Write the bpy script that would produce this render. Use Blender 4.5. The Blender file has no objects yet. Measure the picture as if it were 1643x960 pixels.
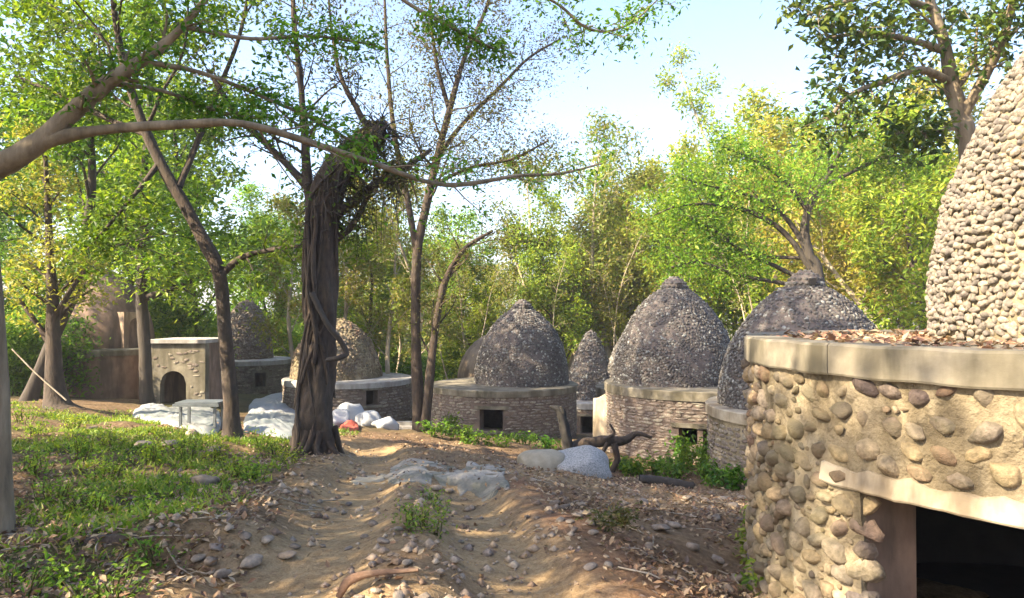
import bpy, math, random
import numpy as np
from mathutils import Matrix, Vector

SC = bpy.context.scene
COL = SC.collection
PI = math.pi

# ------------------------------------------------------------------ camera, sky, sun, exposure
CAM_Z, FPX, HOR = 1.6, 1172.0, 500.0
cam_d = bpy.data.cameras.new('camera'); cam = bpy.data.objects.new('camera', cam_d); COL.objects.link(cam)
cam_d.sensor_width = 36.0; cam_d.lens = 36.0 * FPX / 1643.0; cam_d.clip_end = 3000; cam_d.clip_start = 0.05
cam.location = (0, 0, CAM_Z)
cam.rotation_euler = (math.radians(90) + math.atan((HOR - 480) / FPX), 0, 0)
SC.camera = cam

SUN_TO = Vector((-0.86, -0.42, 0.0)).normalized()
SUN_EL = math.radians(37)
world = bpy.data.worlds.new('World'); SC.world = world; world.use_nodes = True
wn = world.node_tree.nodes; wl = world.node_tree.links
sky = wn.new('ShaderNodeTexSky'); sky.sky_type = 'NISHITA'; sky.sun_disc = False
sky.sun_elevation = SUN_EL; sky.sun_rotation = math.atan2(SUN_TO.x, SUN_TO.y)
sky.air_density = 1.0; sky.dust_density = 2.4; sky.ozone_density = 3.0
wb = wn.new('ShaderNodeMix'); wb.data_type = 'RGBA'; wb.blend_type = 'MULTIPLY'; wb.inputs[0].default_value = 1.0; wb.inputs[7].default_value = (1.06, 0.99, 0.97, 1)   # white balance of the whole sky
wl.new(sky.outputs[0], wb.inputs[6]); wl.new(wb.outputs[2], wn['Background'].inputs[0]); wn['Background'].inputs[1].default_value = 0.125
sun_d = bpy.data.lights.new('sun', 'SUN'); sun_d.energy = 5.0; sun_d.angle = math.radians(0.6); sun_d.color = (1.0, 0.84, 0.60)
sun = bpy.data.objects.new('sun', sun_d); COL.objects.link(sun)
sv = Vector((SUN_TO.x * math.cos(SUN_EL), SUN_TO.y * math.cos(SUN_EL), math.sin(SUN_EL)))
sun.rotation_euler = sv.to_track_quat('Z', 'Y').to_euler()
sun.location = (-20, -8, 20)
SC.view_settings.view_transform = 'Standard'; SC.view_settings.look = 'None'
SC.view_settings.exposure = 2.15; SC.view_settings.gamma = 1.0
SC.render.engine = 'CYCLES'
SC.cycles.max_bounces = 6; SC.cycles.diffuse_bounces = 4; SC.cycles.glossy_bounces = 2
SC.cycles.transmission_bounces = 4; SC.cycles.transparent_max_bounces = 4
SC.cycles.use_denoising = True
SC.cycles.use_adaptive_sampling = True; SC.cycles.adaptive_threshold = 0.02

# ------------------------------------------------------------------ helpers
def P(px, py, Y):
    return np.array([(px - 821.5) / FPX * Y, Y, CAM_Z - (py - HOR) / FPX * Y])

def _h(i, j, s):
    n = (i * 374761393 + j * 668265263 + s * 1442695041) & 0xffffffff
    n = ((n ^ (n >> 13)) * 1274126177) & 0xffffffff
    return ((n ^ (n >> 16)) & 0xffffff) / float(0xffffff)

def vnoise(x, y, s=0):
    x = np.asarray(x, float); y = np.asarray(y, float)
    i = np.floor(x).astype(np.int64); j = np.floor(y).astype(np.int64)
    u = x - i; v = y - j; u = u * u * (3 - 2 * u); v = v * v * (3 - 2 * v)
    a = _h(i, j, s); b = _h(i + 1, j, s); c = _h(i, j + 1, s); d = _h(i + 1, j + 1, s)
    return (a * (1 - u) + b * u) * (1 - v) + (c * (1 - u) + d * u) * v - 0.5

def fbm(x, y, s=0, o=4):
    t = 0; a = 1.0; f = 1.0
    for k in range(o):
        t = t + a * vnoise(x * f, y * f, s + k * 17); a *= 0.5; f *= 2.03
    return t

def nrm(v):
    v = np.asarray(v, float)
    return v / (np.linalg.norm(v, axis=-1, keepdims=True) + 1e-9)

class MB:
    """collects polygons for one mesh"""
    def __init__(s): s.v = []; s.f = {}; s.n = 0
    def add(s, verts, faces):
        verts = np.asarray(verts, float).reshape(-1, 3); faces = np.asarray(faces, np.int64)
        if len(faces):
            s.f.setdefault(faces.shape[1], []).append(faces + s.n)
        s.v.append(verts); s.n += len(verts)
    def mesh(s, name, smooth=True, off=None):
        me = bpy.data.meshes.new(name)
        v = np.concatenate(s.v) if s.v else np.zeros((0, 3))
        if off is not None: v = v - np.asarray(off)
        me.vertices.add(len(v)); me.vertices.foreach_set('co', v.astype(np.float32).ravel())
        loops = []; starts = []; c = 0
        for k, fl in s.f.items():
            a = np.concatenate(fl); loops.append(a.ravel()); starts.append(c + np.arange(len(a)) * k); c += a.size
        if c:
            loops = np.concatenate(loops); starts = np.concatenate(starts)
            me.loops.add(c); me.loops.foreach_set('vertex_index', loops.astype(np.int32))
            me.polygons.add(len(starts)); me.polygons.foreach_set('loop_start', starts.astype(np.int32))
            me.polygons.foreach_set('use_smooth', np.full(len(starts), smooth, bool))
        me.update(calc_edges=True); me.validate()
        return me
    def obj(s, name, mat, parent=None, smooth=True, off=None):
        me = s.mesh(name, smooth, off)
        return link(name, me, mat, parent)

def link(name, me, mat, parent=None):
    o = bpy.data.objects.new(name, me); COL.objects.link(o)
    if mat is not None and not me.materials: me.materials.append(mat)
    if parent is not None: o.parent = parent
    return o

def tag(o, label=None, cat=None, group=None, kind=None):
    if label: o['label'] = label
    if cat: o['category'] = cat
    if group: o['group'] = group
    if kind: o['kind'] = kind
    return o

def thing(name, label, cat, loc=(0, 0, 0), group=None):
    o = bpy.data.objects.new(name, None); COL.objects.link(o); o.location = tuple(loc); o.empty_display_size = 0.2
    return tag(o, label, cat, group)

def tube(mb, pts, rad, sides=7, rough=0.0, seed=0, cap=True, flute=0.0):
    pts = np.asarray(pts, float); rad = np.asarray(rad, float); n = len(pts)
    T = np.gradient(pts, axis=0); T = nrm(T)
    ref = np.array([1.0, 0.03, 0.02]) if abs(T[0][0]) < 0.8 else np.array([0.0, 1.0, 0.02])
    a = np.linspace(0, 2 * PI, sides, endpoint=False)
    V = np.zeros((n, sides, 3)); U = nrm(ref - T[0] * ref.dot(T[0])); L = 0
    for i in range(n):
        U = nrm(U - T[i] * U.dot(T[i])); W = np.cross(T[i], U)
        r = np.full(sides, rad[i])
        if i: L += np.linalg.norm(pts[i] - pts[i - 1])
        if rough or flute:
            r = r * (1 + rough * 2 * vnoise(np.cos(a) * 2.2 + seed * 3.1, np.sin(a) * 2.2 + L * 2.0, seed)
                     + rough * .9 * vnoise(np.cos(a) * 7 + seed, np.sin(a) * 7 + L * 6.0, seed + 9) + flute * np.cos(5 * a + L * 0.5 + seed) * 0.5 + flute * 1.5 * vnoise(a * 2.5 / PI * 2, np.full(sides, L * 0.35), seed + 5))
        V[i] = pts[i] + np.outer(np.cos(a) * r, U) + np.outer(np.sin(a) * r, W)
    idx = np.arange(n * sides).reshape(n, sides)
    A = idx[:-1]; B = idx[1:]
    F = np.stack([A, np.roll(A, -1, 1), np.roll(B, -1, 1), B], -1).reshape(-1, 4)
    mb.add(V.reshape(-1, 3), F)
    if cap:
        tip = np.concatenate([V[-1], [pts[-1] + T[-1] * rad[-1] * 0.6]])
        k = np.arange(sides); mb.add(tip, np.stack([k, (k + 1) % sides, np.full(sides, sides)], -1))

def box(mb, c, sx, sy, sz, rz=0.0, jit=0.0, rng=None, tilt=(0, 0)):
    v = np.array([[x, y, z] for z in (-.5, .5) for y in (-.5, .5) for x in (-.5, .5)]) * [sx, sy, sz]
    if jit: v = v + rng.uniform(-jit, jit, v.shape)
    M = np.array((Matrix.Rotation(rz, 3, 'Z') @ Matrix.Rotation(tilt[0], 3, 'X') @ Matrix.Rotation(tilt[1], 3, 'Y')))
    v = v @ M.T + np.asarray(c)
    mb.add(v, [[0, 2, 3, 1], [4, 5, 7, 6], [0, 1, 5, 4], [2, 6, 7, 3], [0, 4, 6, 2], [1, 3, 7, 5]])

def smooth_path(pts, n=4):
    """Catmull-Rom through the points (columns may carry the radius too)"""
    p = np.asarray(pts, float); q = np.concatenate([[2 * p[0] - p[1]], p, [2 * p[-1] - p[-2]]]); out = []
    for i in range(1, len(q) - 2):
        for t in np.linspace(0, 1, n, endpoint=False):
            a, b, c, d = q[i - 1], q[i], q[i + 1], q[i + 2]
            out.append(0.5 * ((2 * b) + (c - a) * t + (2 * a - 5 * b + 4 * c - d) * t * t + (3 * b - a - 3 * c + d) * t ** 3))
    out.append(p[-1]); return np.array(out)

# ------------------------------------------------------------------ materials
def newmat(name):
    m = bpy.data.materials.new(name); m.use_nodes = True
    nt = m.node_tree; b = nt.nodes['Principled BSDF']; return m, nt, b

def N(nt, t, **k):
    n = nt.nodes.new(t)
    for a, v in k.items():
        if a.startswith('i_'): n.inputs[a[2:].replace('_', ' ')].default_value = v
        else: setattr(n, a, v)
    return n

def ramp(nt, fac, cols, pos=None):
    r = nt.nodes.new('ShaderNodeValToRGB'); e = r.color_ramp.elements
    pos = pos or [i / (len(cols) - 1) for i in range(len(cols))]
    while len(e) < len(cols): e.new(0.5)
    for q, c, p in zip(e, cols, pos): q.position = p; q.color = (*c, 1)
    nt.links.new(fac, r.inputs[0]); return r.outputs[0]

def noise(nt, scale, detail=4, coord=None, dim='3D', rough=0.55):
    n = nt.nodes.new('ShaderNodeTexNoise'); n.inputs['Scale'].default_value = scale
    n.inputs['Detail'].default_value = detail; n.inputs['Roughness'].default_value = rough
    if coord is not None: nt.links.new(coord, n.inputs['Vector'])
    return n.outputs['Fac']

def mix(nt, fac, a, b, mode='MIX'):
    m = nt.nodes.new('ShaderNodeMix'); m.data_type = 'RGBA'; m.blend_type = mode
    for sock, v in ((m.inputs[0], fac), (m.inputs[6], a), (m.inputs[7], b)):
        if isinstance(v, (int, float)): sock.default_value = v
        elif isinstance(v, tuple): sock.default_value = (*v, 1)
        else: nt.links.new(v, sock)
    return m.outputs[2]

def bump(nt, h, strength, dist, bsdf):
    b = nt.nodes.new('ShaderNodeBump'); b.inputs['Strength'].default_value = strength; b.inputs['Distance'].default_value = dist
    nt.links.new(h, b.inputs['Height']); nt.links.new(b.outputs[0], bsdf.inputs['Normal']); return b

def wcoord(nt):
    return nt.nodes.new('ShaderNodeNewGeometry').outputs['Position']

def ocoord(nt):
    return nt.nodes.new('ShaderNodeTexCoord').outputs['Object']

def leaf_mat(name, cols, trans=0.45, rough=0.5):
    m, nt, b = newmat(name)
    g = nt.nodes.new('ShaderNodeNewGeometry'); oi = nt.nodes.new('ShaderNodeObjectInfo')
    c = ramp(nt, g.outputs['Random Per Island'], cols)
    big = noise(nt, 0.55, 2, g.outputs['Position'])
    hs = nt.nodes.new('ShaderNodeHueSaturation'); nt.links.new(c, hs.inputs['Color'])
    mr = N(nt, 'ShaderNodeMapRange'); nt.links.new(oi.outputs['Random'], mr.inputs[0]); mr.inputs[3].default_value = 0.475; mr.inputs[4].default_value = 0.515
    nt.links.new(mr.outputs[0], hs.inputs['Hue'])
    mv = N(nt, 'ShaderNodeMapRange'); nt.links.new(big, mv.inputs[0]); mv.inputs[1].default_value = .3; mv.inputs[2].default_value = .7; mv.inputs[3].default_value = 0.75; mv.inputs[4].default_value = 1.25
    nt.links.new(mv.outputs[0], hs.inputs['Value'])
    nt.links.new(hs.outputs[0], b.inputs['Base Color']); b.inputs['Roughness'].default_value = rough
    b.inputs['Specular IOR Level'].default_value = 0.3
    tr = nt.nodes.new('ShaderNodeBsdfTranslucent')
    tc = mix(nt, 1.0, hs.outputs[0], (1.25, 1.2, 0.55), 'MULTIPLY'); nt.links.new(tc, tr.inputs[0])
    ms = nt.nodes.new('ShaderNodeMixShader'); ms.inputs[0].default_value = trans
    nt.links.new(b.outputs[0], ms.inputs[1]); nt.links.new(tr.outputs[0], ms.inputs[2])
    nt.links.new(ms.outputs[0], nt.nodes['Material Output'].inputs[0]); return m

def bark_mat(name, cols, zs=0.18, scale=9, strength=0.7):
    m, nt, b = newmat(name); co = wcoord(nt)
    mp = N(nt, 'ShaderNodeMapping'); mp.inputs['Scale'].default_value = (1, 1, zs); nt.links.new(co, mp.inputs[0])
    n1 = noise(nt, scale, 6, mp.outputs[0], rough=0.65); n2 = noise(nt, 1.7, 3, co)
    c = ramp(nt, n1, cols, [0.3, 0.5, 0.72][:len(cols)])
    c = mix(nt, n2, c, mix(nt, 0.4, c, (0.09, 0.085, 0.065)), 'MIX')
    nt.links.new(c, b.inputs['Base Color']); b.inputs['Roughness'].default_value = 0.9
    bump(nt, n1, strength, 0.03, b); return m

def stone_mat(name, cols, per='island', grain=30, bumpd=0.01, tint=None):
    m, nt, b = newmat(name)
    if per == 'island': r = nt.nodes.new('ShaderNodeNewGeometry').outputs['Random Per Island']
    else: r = nt.nodes.new('ShaderNodeObjectInfo').outputs['Random']
    c = ramp(nt, r, cols)
    co = wcoord(nt); n1 = noise(nt, grain, 5, co, rough=0.65)
    n2 = noise(nt, 1.3, 4, co)
    c = mix(nt, 0.75, c, ramp(nt, n1, [(0.3, 0.28, 0.26), (1.25, 1.2, 1.15)], [0.32, 0.66]), 'MULTIPLY')
    if tint: c = mix(nt, ramp(nt, n2, [(0, 0, 0), (1, 1, 1)], [0.45, 0.62]), c, mix(nt, 0.6, c, tint))
    nt.links.new(c, b.inputs['Base Color']); b.inputs['Roughness'].default_value = 0.82; b.inputs['Specular IOR Level'].default_value = 0.35
    n4 = noise(nt, grain * .35, 6, co, rough=0.7)
    bump(nt, mix(nt, 0.5, n1, n4), 0.9, bumpd * 2.2, b); return m

def plain_mat(name, cols, scale=6, rough=0.9, bs=0.4, bd=0.02, pos=None, detail=6, stain=None):
    m, nt, b = newmat(name); co = wcoord(nt)
    n1 = noise(nt, scale, detail, co, rough=0.62); c = ramp(nt, n1, cols, pos or [0.3 + 0.4 * i / (len(cols) - 1) for i in range(len(cols))])
    if stain:
        mp = N(nt, 'ShaderNodeMapping'); mp.inputs['Scale'].default_value = (1, 1, 0.25); nt.links.new(co, mp.inputs[0])
        n2 = noise(nt, 2.6, 5, mp.outputs[0], rough=0.6)
        c = mix(nt, ramp(nt, n2, [(0, 0, 0), (1, 1, 1)], [0.44, 0.60]), c, stain)
    nt.links.new(c, b.inputs['Base Color']); b.inputs['Roughness'].default_value = rough
    n3 = noise(nt, scale * 6, 4, co)
    bump(nt, mix(nt, 0.35, n1, n3), bs, bd, b); return m

M = {}
M['leaf_lime'] = leaf_mat('leaf_lime', [(0.0754, 0.1685, 0.019), (0.1507, 0.2724, 0.0274), (0.2386, 0.3631, 0.0393), (0.3266, 0.389, 0.0464)], 0.5)
M['leaf_green'] = leaf_mat('leaf_green', [(0.037, 0.106, 0.013), (0.075, 0.175, 0.016), (0.125, 0.25, 0.022), (0.188, 0.3, 0.037)], 0.45)
M['leaf_yellow'] = leaf_mat('leaf_yellow', [(0.18, 0.24, 0.035), (0.28, 0.33, 0.05), (0.35, 0.37, 0.065), (0.42, 0.36, 0.09)], 0.5)
M['leaf_dark'] = leaf_mat('leaf_dark', [(0.025, 0.055, 0.018), (0.045, 0.085, 0.022), (0.07, 0.12, 0.02), (0.17, 0.20, 0.025)], 0.3, 0.4)
M['leaf_olive'] = leaf_mat('leaf_olive', [(0.05, 0.055, 0.018), (0.08, 0.10, 0.022), (0.11, 0.12, 0.03), (0.16, 0.11, 0.05)], 0.35)
M['leaf_orange'] = leaf_mat('leaf_orange', [(0.34, 0.26, 0.06), (0.44, 0.31, 0.10), (0.48, 0.38, 0.14), (0.36, 0.34, 0.06)], 0.5)
M['leaf_sage'] = leaf_mat('leaf_sage', [(0.09, 0.13, 0.022), (0.14, 0.19, 0.03), (0.21, 0.24, 0.045), (0.26, 0.21, 0.06)], 0.45)
M['leaf_pale'] = leaf_mat('leaf_pale', [(0.16, 0.22, 0.03), (0.26, 0.30, 0.05), (0.34, 0.34, 0.09), (0.18, 0.25, 0.03)], 0.45)
M['grass'] = leaf_mat('grass', [(0.072, 0.144, 0.018), (0.132, 0.228, 0.024), (0.228, 0.312, 0.036), (0.312, 0.312, 0.06)], 0.4)
M['litter'] = leaf_mat('litter', [(0.069, 0.042, 0.0263), (0.1725, 0.102, 0.0578), (0.276, 0.18, 0.0945), (0.414, 0.324, 0.189), (0.115, 0.084, 0.0735)], 0.12, 0.7)
M['bark_grey'] = bark_mat('bark_grey', [(0.0813, 0.0566, 0.0315), (0.1875, 0.1392, 0.084), (0.3125, 0.2419, 0.1575)])
M['bark_brown'] = bark_mat('bark_brown', [(0.0124, 0.0062, 0.0037), (0.0403, 0.0223, 0.013), (0.0806, 0.0496, 0.0298)], 0.32, 16, 1.0)
M['bark_dark'] = bark_mat('bark_dark', [(0.015, 0.01, 0.008), (0.035, 0.024, 0.017), (0.07, 0.05, 0.036)])
M['bark_pale'] = bark_mat('bark_pale', [(0.22, 0.17, 0.11), (0.38, 0.31, 0.22), (0.5, 0.44, 0.34)])
M['cobble'] = stone_mat('cobble', [(0.11, 0.062, 0.045), (0.20, 0.15, 0.095), (0.30, 0.25, 0.17), (0.12, 0.10, 0.095), (0.33, 0.25, 0.14), (0.085, 0.065, 0.06), (0.24, 0.20, 0.15), (0.16, 0.105, 0.08)], 'object', 28, 0.012, (0.13, 0.115, 0.06))
M['cobble_j'] = stone_mat('cobble_j', [(0.11, 0.062, 0.045), (0.20, 0.15, 0.095), (0.30, 0.25, 0.17), (0.12, 0.10, 0.095), (0.33, 0.25, 0.14), (0.085, 0.065, 0.06), (0.24, 0.20, 0.15), (0.16, 0.105, 0.08)], 'island', 28, 0.012, (0.13, 0.115, 0.06))
M['pebble'] = stone_mat('pebble', [(0.12, 0.108, 0.096), (0.192, 0.172, 0.144), (0.248, 0.216, 0.168), (0.152, 0.136, 0.128), (0.288, 0.248, 0.192)], 'object', 40, 0.006)
M['pebble_j'] = stone_mat('pebble_j', [(0.12, 0.108, 0.096), (0.192, 0.172, 0.144), (0.248, 0.216, 0.168), (0.152, 0.136, 0.128), (0.288, 0.248, 0.192)], 'island', 40, 0.006)
M['dome_stone'] = stone_mat('dome_stone', [(0.0565, 0.052, 0.0522), (0.105, 0.0998, 0.0926), (0.0768, 0.0694, 0.0673), (0.1373, 0.1344, 0.1262), (0.0888, 0.0824, 0.0757), (0.2907, 0.3034, 0.2861), (0.0808, 0.0737, 0.0673), (0.1211, 0.1127, 0.1051)], 'island', 22, 0.01)
M['wall_stone'] = stone_mat('wall_stone', [(0.138, 0.1081, 0.09), (0.23, 0.1957, 0.16), (0.184, 0.1545, 0.135), (0.3036, 0.2781, 0.22), (0.1656, 0.1339, 0.12)], 'object', 18, 0.012)
M['wall_stone_j'] = stone_mat('wall_stone_j', [(0.138, 0.1081, 0.09), (0.23, 0.1957, 0.16), (0.184, 0.1545, 0.135), (0.3036, 0.2781, 0.22), (0.1656, 0.1339, 0.12)], 'island', 18, 0.012)
M['rock'] = stone_mat('rock', [(0.15, 0.115, 0.085), (0.23, 0.185, 0.14), (0.30, 0.25, 0.19), (0.18, 0.15, 0.13)], 'object', 14, 0.015)
M['mortar'] = plain_mat('mortar', [(0.1431, 0.1125, 0.0676), (0.2422, 0.1969, 0.124), (0.3302, 0.2757, 0.1803)], 5, stain=(0.10, 0.078, 0.045), bd=0.06, bs=1.0)
M['mortar_dark'] = plain_mat('mortar_dark', [(0.07, 0.055, 0.05), (0.12, 0.10, 0.09)], 6)
M['mortar_brown'] = plain_mat('mortar_brown', [(0.09, 0.065, 0.05), (0.16, 0.12, 0.095)], 6)
M['concrete'] = plain_mat('concrete', [(0.1144, 0.1012, 0.072), (0.176, 0.154, 0.1125), (0.2464, 0.22, 0.162)], 3.5, stain=(0.09, 0.078, 0.05))
M['concrete_pale'] = plain_mat('concrete_pale', [(0.28, 0.27, 0.25), (0.42, 0.41, 0.38)], 3.5, stain=(0.24, 0.22, 0.2))
M['plaster'] = plain_mat('plaster', [(0.28, 0.235, 0.165), (0.43, 0.37, 0.27)], 5, stain=(0.18, 0.14, 0.09))
M['brown_plaster'] = plain_mat('brown_plaster', [(0.16, 0.10, 0.07), (0.25, 0.17, 0.12)], 3, stain=(0.10, 0.07, 0.05))
M['tan_render'] = plain_mat('tan_render', [(0.24, 0.17, 0.11), (0.38, 0.29, 0.20)], 4, stain=(0.17, 0.12, 0.08))
M['bark_black'] = bark_mat('bark_black', [(0.005, 0.004, 0.004), (0.013, 0.010, 0.009), (0.028, 0.022, 0.018)], 1.0, 9)  # near-black wood of the upright limb and its fork
M['painted_shade'] = plain_mat('painted_shade', [(0.02, 0.018, 0.016), (0.035, 0.03, 0.027)], 5)  # near-black colour painted in for the shade inside openings
M['granite'] = plain_mat('granite', [(0.15, 0.15, 0.145), (0.29, 0.285, 0.27), (0.38, 0.37, 0.345)], 40, pos=[0.36, 0.5, 0.64], bs=0.3)
M['cream_rock'] = plain_mat('cream_rock', [(0.24, 0.204, 0.1404), (0.352, 0.308, 0.2262)], 7)
M['slab_rock'] = plain_mat('slab_rock', [(0.15, 0.125, 0.09), (0.30, 0.265, 0.21), (0.40, 0.36, 0.295)], 3, stain=(0.13, 0.125, 0.09), bs=1.0, bd=0.06)
M['wood_dead'] = bark_mat('wood_dead', [(0.06, 0.035, 0.03), (0.16, 0.105, 0.085), (0.27, 0.20, 0.17)], 1.0, 7)
M['wood_red'] = bark_mat('wood_red', [(0.07, 0.035, 0.021), (0.196, 0.105, 0.0595), (0.294, 0.189, 0.112)], 1.0, 9)
M['sheet_blue'] = plain_mat('sheet_blue', [(0.153, 0.182, 0.1795), (0.2737, 0.273, 0.266)], 1.6, rough=0.5, bs=0.2)
M['sheet_white'] = plain_mat('sheet_white', [(0.2604, 0.2728, 0.2914), (0.3844, 0.3906, 0.3968)], 2, rough=0.55, bs=0.2)
M['red_cloth'] = plain_mat('red_cloth', [(0.40, 0.07, 0.04), (0.55, 0.12, 0.07)], 5)
M['metal'] = plain_mat('metal', [(0.06, 0.072, 0.078), (0.12, 0.132, 0.138)], 6, rough=0.5)

def ground_mat():
    m, nt, b = newmat('soil'); co = wcoord(nt)
    at = N(nt, 'ShaderNodeAttribute', attribute_name='path'); ag = N(nt, 'ShaderNodeAttribute', attribute_name='green')
    ar = N(nt, 'ShaderNodeAttribute', attribute_name='red')
    n1 = noise(nt, 1.3, 7, co, rough=0.6); n2 = noise(nt, 14, 7, co, rough=0.68); n3 = noise(nt, 60, 5, co, rough=0.7)
    soil = ramp(nt, n2, [(0.1016, 0.0664, 0.0386), (0.1862, 0.126, 0.0756), (0.2793, 0.2001, 0.126)], [0.32, 0.5, 0.68])
    sand = ramp(nt, n2, [(0.2365, 0.1619, 0.0867), (0.3548, 0.2581, 0.1428), (0.4534, 0.3491, 0.204)], [0.3, 0.5, 0.7])
    red = ramp(nt, n2, [(0.132, 0.069, 0.04), (0.242, 0.138, 0.08), (0.33, 0.207, 0.12)], [0.32, 0.5, 0.68])
    grn = ramp(nt, n2, [(0.045, 0.04, 0.02), (0.075, 0.085, 0.03), (0.12, 0.12, 0.045)], [0.32, 0.5, 0.68])
    c = mix(nt, at.outputs['Fac'], soil, sand)
    c = mix(nt, ar.outputs['Fac'], c, red)
    c = mix(nt, ag.outputs['Fac'], c, grn)
    c = mix(nt, 0.5, c, ramp(nt, n1, [(0.55, 0.5, 0.5), (1.25, 1.2, 1.15)], [0.3, 0.7]), 'MULTIPLY')
    c = mix(nt, 0.6, c, ramp(nt, n3, [(0.5, 0.48, 0.46), (1.3, 1.28, 1.25)], [0.3, 0.72]), 'MULTIPLY')
    nt.links.new(c, b.inputs['Base Color']); b.inputs['Roughness'].default_value = 0.95; b.inputs['Specular IOR Level'].default_value = 0.15
    bump(nt, mix(nt, 0.45, n2, n3), 0.9, 0.05, b); return m
M['soil'] = ground_mat()

# ------------------------------------------------------------------ terrain
CP = np.array([
    (0, 0, 0), (-3, 0, .12), (3, 0, -.45), (0, -8, .5), (-14, -8, .7), (12, -8, -.3), (0, 4, .0), (-2, 4, .05),
    (1.7, 5.9, -.5), (2.2, 3.4, -.36), (4.2, 8.2, -1.0), (7, 5, -.9), (1.1, 6, -.30),
    (-3.9, 6.2, -.12), (-5.2, 8.5, -.22), (0, 7, -.26), (-1, 9.5, -.48), (.3, 9.5, -.55), (-3.1, 11.7, -.65), (-1, 12, -.75),
    (2.8, 11, -1.2), (1, 14, -1.45), (3, 16.4, -1.85), (4.9, 18.9, -2.0), (7, 12, -1.5), (9, 14, -1.7), (8, 20, -2.3),
    (-5, 13, -.62), (-10.5, 17, -.58), (-8, 18, -1.1), (-12.5, 23.5, -1.25), (-14.6, 27, -1.5), (-2.2, 17, -1.25), (0, 19, -1.8), (-.3, 22, -2.2),
    (-.3, 25, -2.4), (3, 25, -2.7), (3.6, 32, -3.8), (-6.2, 26, -2.2), (-6, 30, -2.4), (-13, 36, -2.3), (-7, 21, -1.5),
    (0, 60, -4.2), (40, 60, -3.6), (-40, 60, -2.6), (60, 0, -1.2), (-60, 0, 1.0), (-30, 20, -.4), (25, 20, -2.6), (20, 36, -3.4), (-25, 40, -1.8),
    (0, 200, -3), (200, 200, -3), (-200, 200, -3), (0, -200, 0), (200, -200, 0), (-200, -200, 0), (600, 800, -2), (-600, 800, -2), (0, 900, -2)], float)
def _kern(r): return np.sqrt(r * r + 0.6)
_A = _kern(np.linalg.norm(CP[:, None, :2] - CP[None, :, :2], axis=-1))
_B = np.zeros((len(CP) + 1,) * 2); _B[:-1, :-1] = _A; _B[-1, :-1] = 1; _B[:-1, -1] = 1
_W = np.linalg.solve(_B, np.append(CP[:, 2], 0))
def G0(x, y):
    x = np.asarray(x, float); y = np.asarray(y, float); z = np.full(np.broadcast(x, y).shape, _W[-1])
    for k in range(len(CP)): z = z + _W[k] * _kern(np.hypot(x - CP[k, 0], y - CP[k, 1]))
    return z
def hit(px, py, Gf=None, t0=1.5, t1=160):
    Y = np.concatenate([np.arange(t0, 30, 0.02), np.arange(30, t1, 0.2)])
    X = (px - 821.5) / FPX * Y; Z = CAM_Z - (py - HOR) / FPX * Y
    d = Z - (Gf or G)(X, Y); i = np.argmax(d < 0)
    return np.array([X[i], Y[i], float((Gf or G)(X[i], Y[i]))])
TR = [np.array([hit(*p, Gf=G0)[:2] for p in ((890, 1100), (850, 960), (815, 890), (785, 840), (755, 800), (735, 778))]),
      np.array([hit(*p, Gf=G0)[:2] for p in ((350, 1100), (440, 960), (490, 890), (530, 830), (560, 790), (585, 755), (600, 728), (590, 712))])]
TR = [smooth_path(t, 5) for t in TR]
def dline(x, y, L):
    d = np.full(np.broadcast(x, y).shape, 1e9)
    for a, b in zip(L[:-1], L[1:]):
        ab = b - a; t = np.clip(((x - a[0]) * ab[0] + (y - a[1]) * ab[1]) / ab.dot(ab), 0, 1)
        d = np.minimum(d, np.hypot(x - a[0] - ab[0] * t, y - a[1] - ab[1] * t))
    return d
def G(x, y):
    x = np.asarray(x, float); y = np.asarray(y, float); z = G0(x, y)
    near = np.exp(-np.maximum(0, y - 24) / 12.0)
    d0 = dline(x, y, TR[0]); d1 = dline(x, y, TR[1])
    rut = np.exp(-(d0 / 0.40) ** 4) * 0.17 + np.exp(-(d1 / 0.42) ** 4) * 0.13 - 0.03 * np.exp(-((np.minimum(d0, d1) - .75) / .3) ** 2)
    off = np.clip(np.minimum(d0, d1) / 0.7 - 0.5, 0, 1)
    z = z - rut + near * off * (0.10 * fbm(x * 0.9, y * 0.9, 3, 3) + 0.07 * fbm(x * 3.3, y * 3.3, 9, 3)) + near * 0.035 * fbm(x * 5, y * 5, 21, 3)
    # hollow at the left foreground
    z = z - 0.30 * np.exp(-(((x + 2.35) / 0.75) ** 2 + ((y - 4.65) / 0.33) ** 2)) + 0.10 * np.exp(-(((x + 2.4) / 0.9) ** 2 + ((y - 5.4) / 0.3) ** 2))
    return z
def Gz(x, y): return float(G(x, y))

def axis(lo, a, b, hi, st, g=1.22):
    m = list(np.arange(a, b + 1e-6, st)); s = st; v = b
    while v < hi: s *= g; v += s; m.append(v)
    s = st; v = a
    while v > lo: s *= g; v -= s; m.insert(0, v)
    return np.array(m)
xs = axis(-700, -9, 6, 700, 0.07, 1.10); ys = axis(-120, 2.5, 17, 900, 0.07, 1.08)
XX, YY = np.meshgrid(xs, ys); ZZ = G(XX, YY)
idx = np.arange(XX.size).reshape(XX.shape)
mb = MB(); mb.add(np.stack([XX, YY, ZZ], -1).reshape(-1, 3), np.stack([idx[:-1, :-1], idx[:-1, 1:], idx[1:, 1:], idx[1:, :-1]], -1).reshape(-1, 4))
ground = mb.obj('ground', M['soil']); tag(ground, 'sloping woodland ground of brown earth with wheel tracks', 'ground', kind='structure')
D0 = dline(XX, YY, TR[0]); D1 = dline(XX, YY, TR[1]); DM = np.minimum(D0, D1)
def left_of_track(x, y):
    """metres left of the left wheel track"""
    xt = np.interp(y, TR[1][:, 1], TR[1][:, 0]); return xt - x
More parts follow.
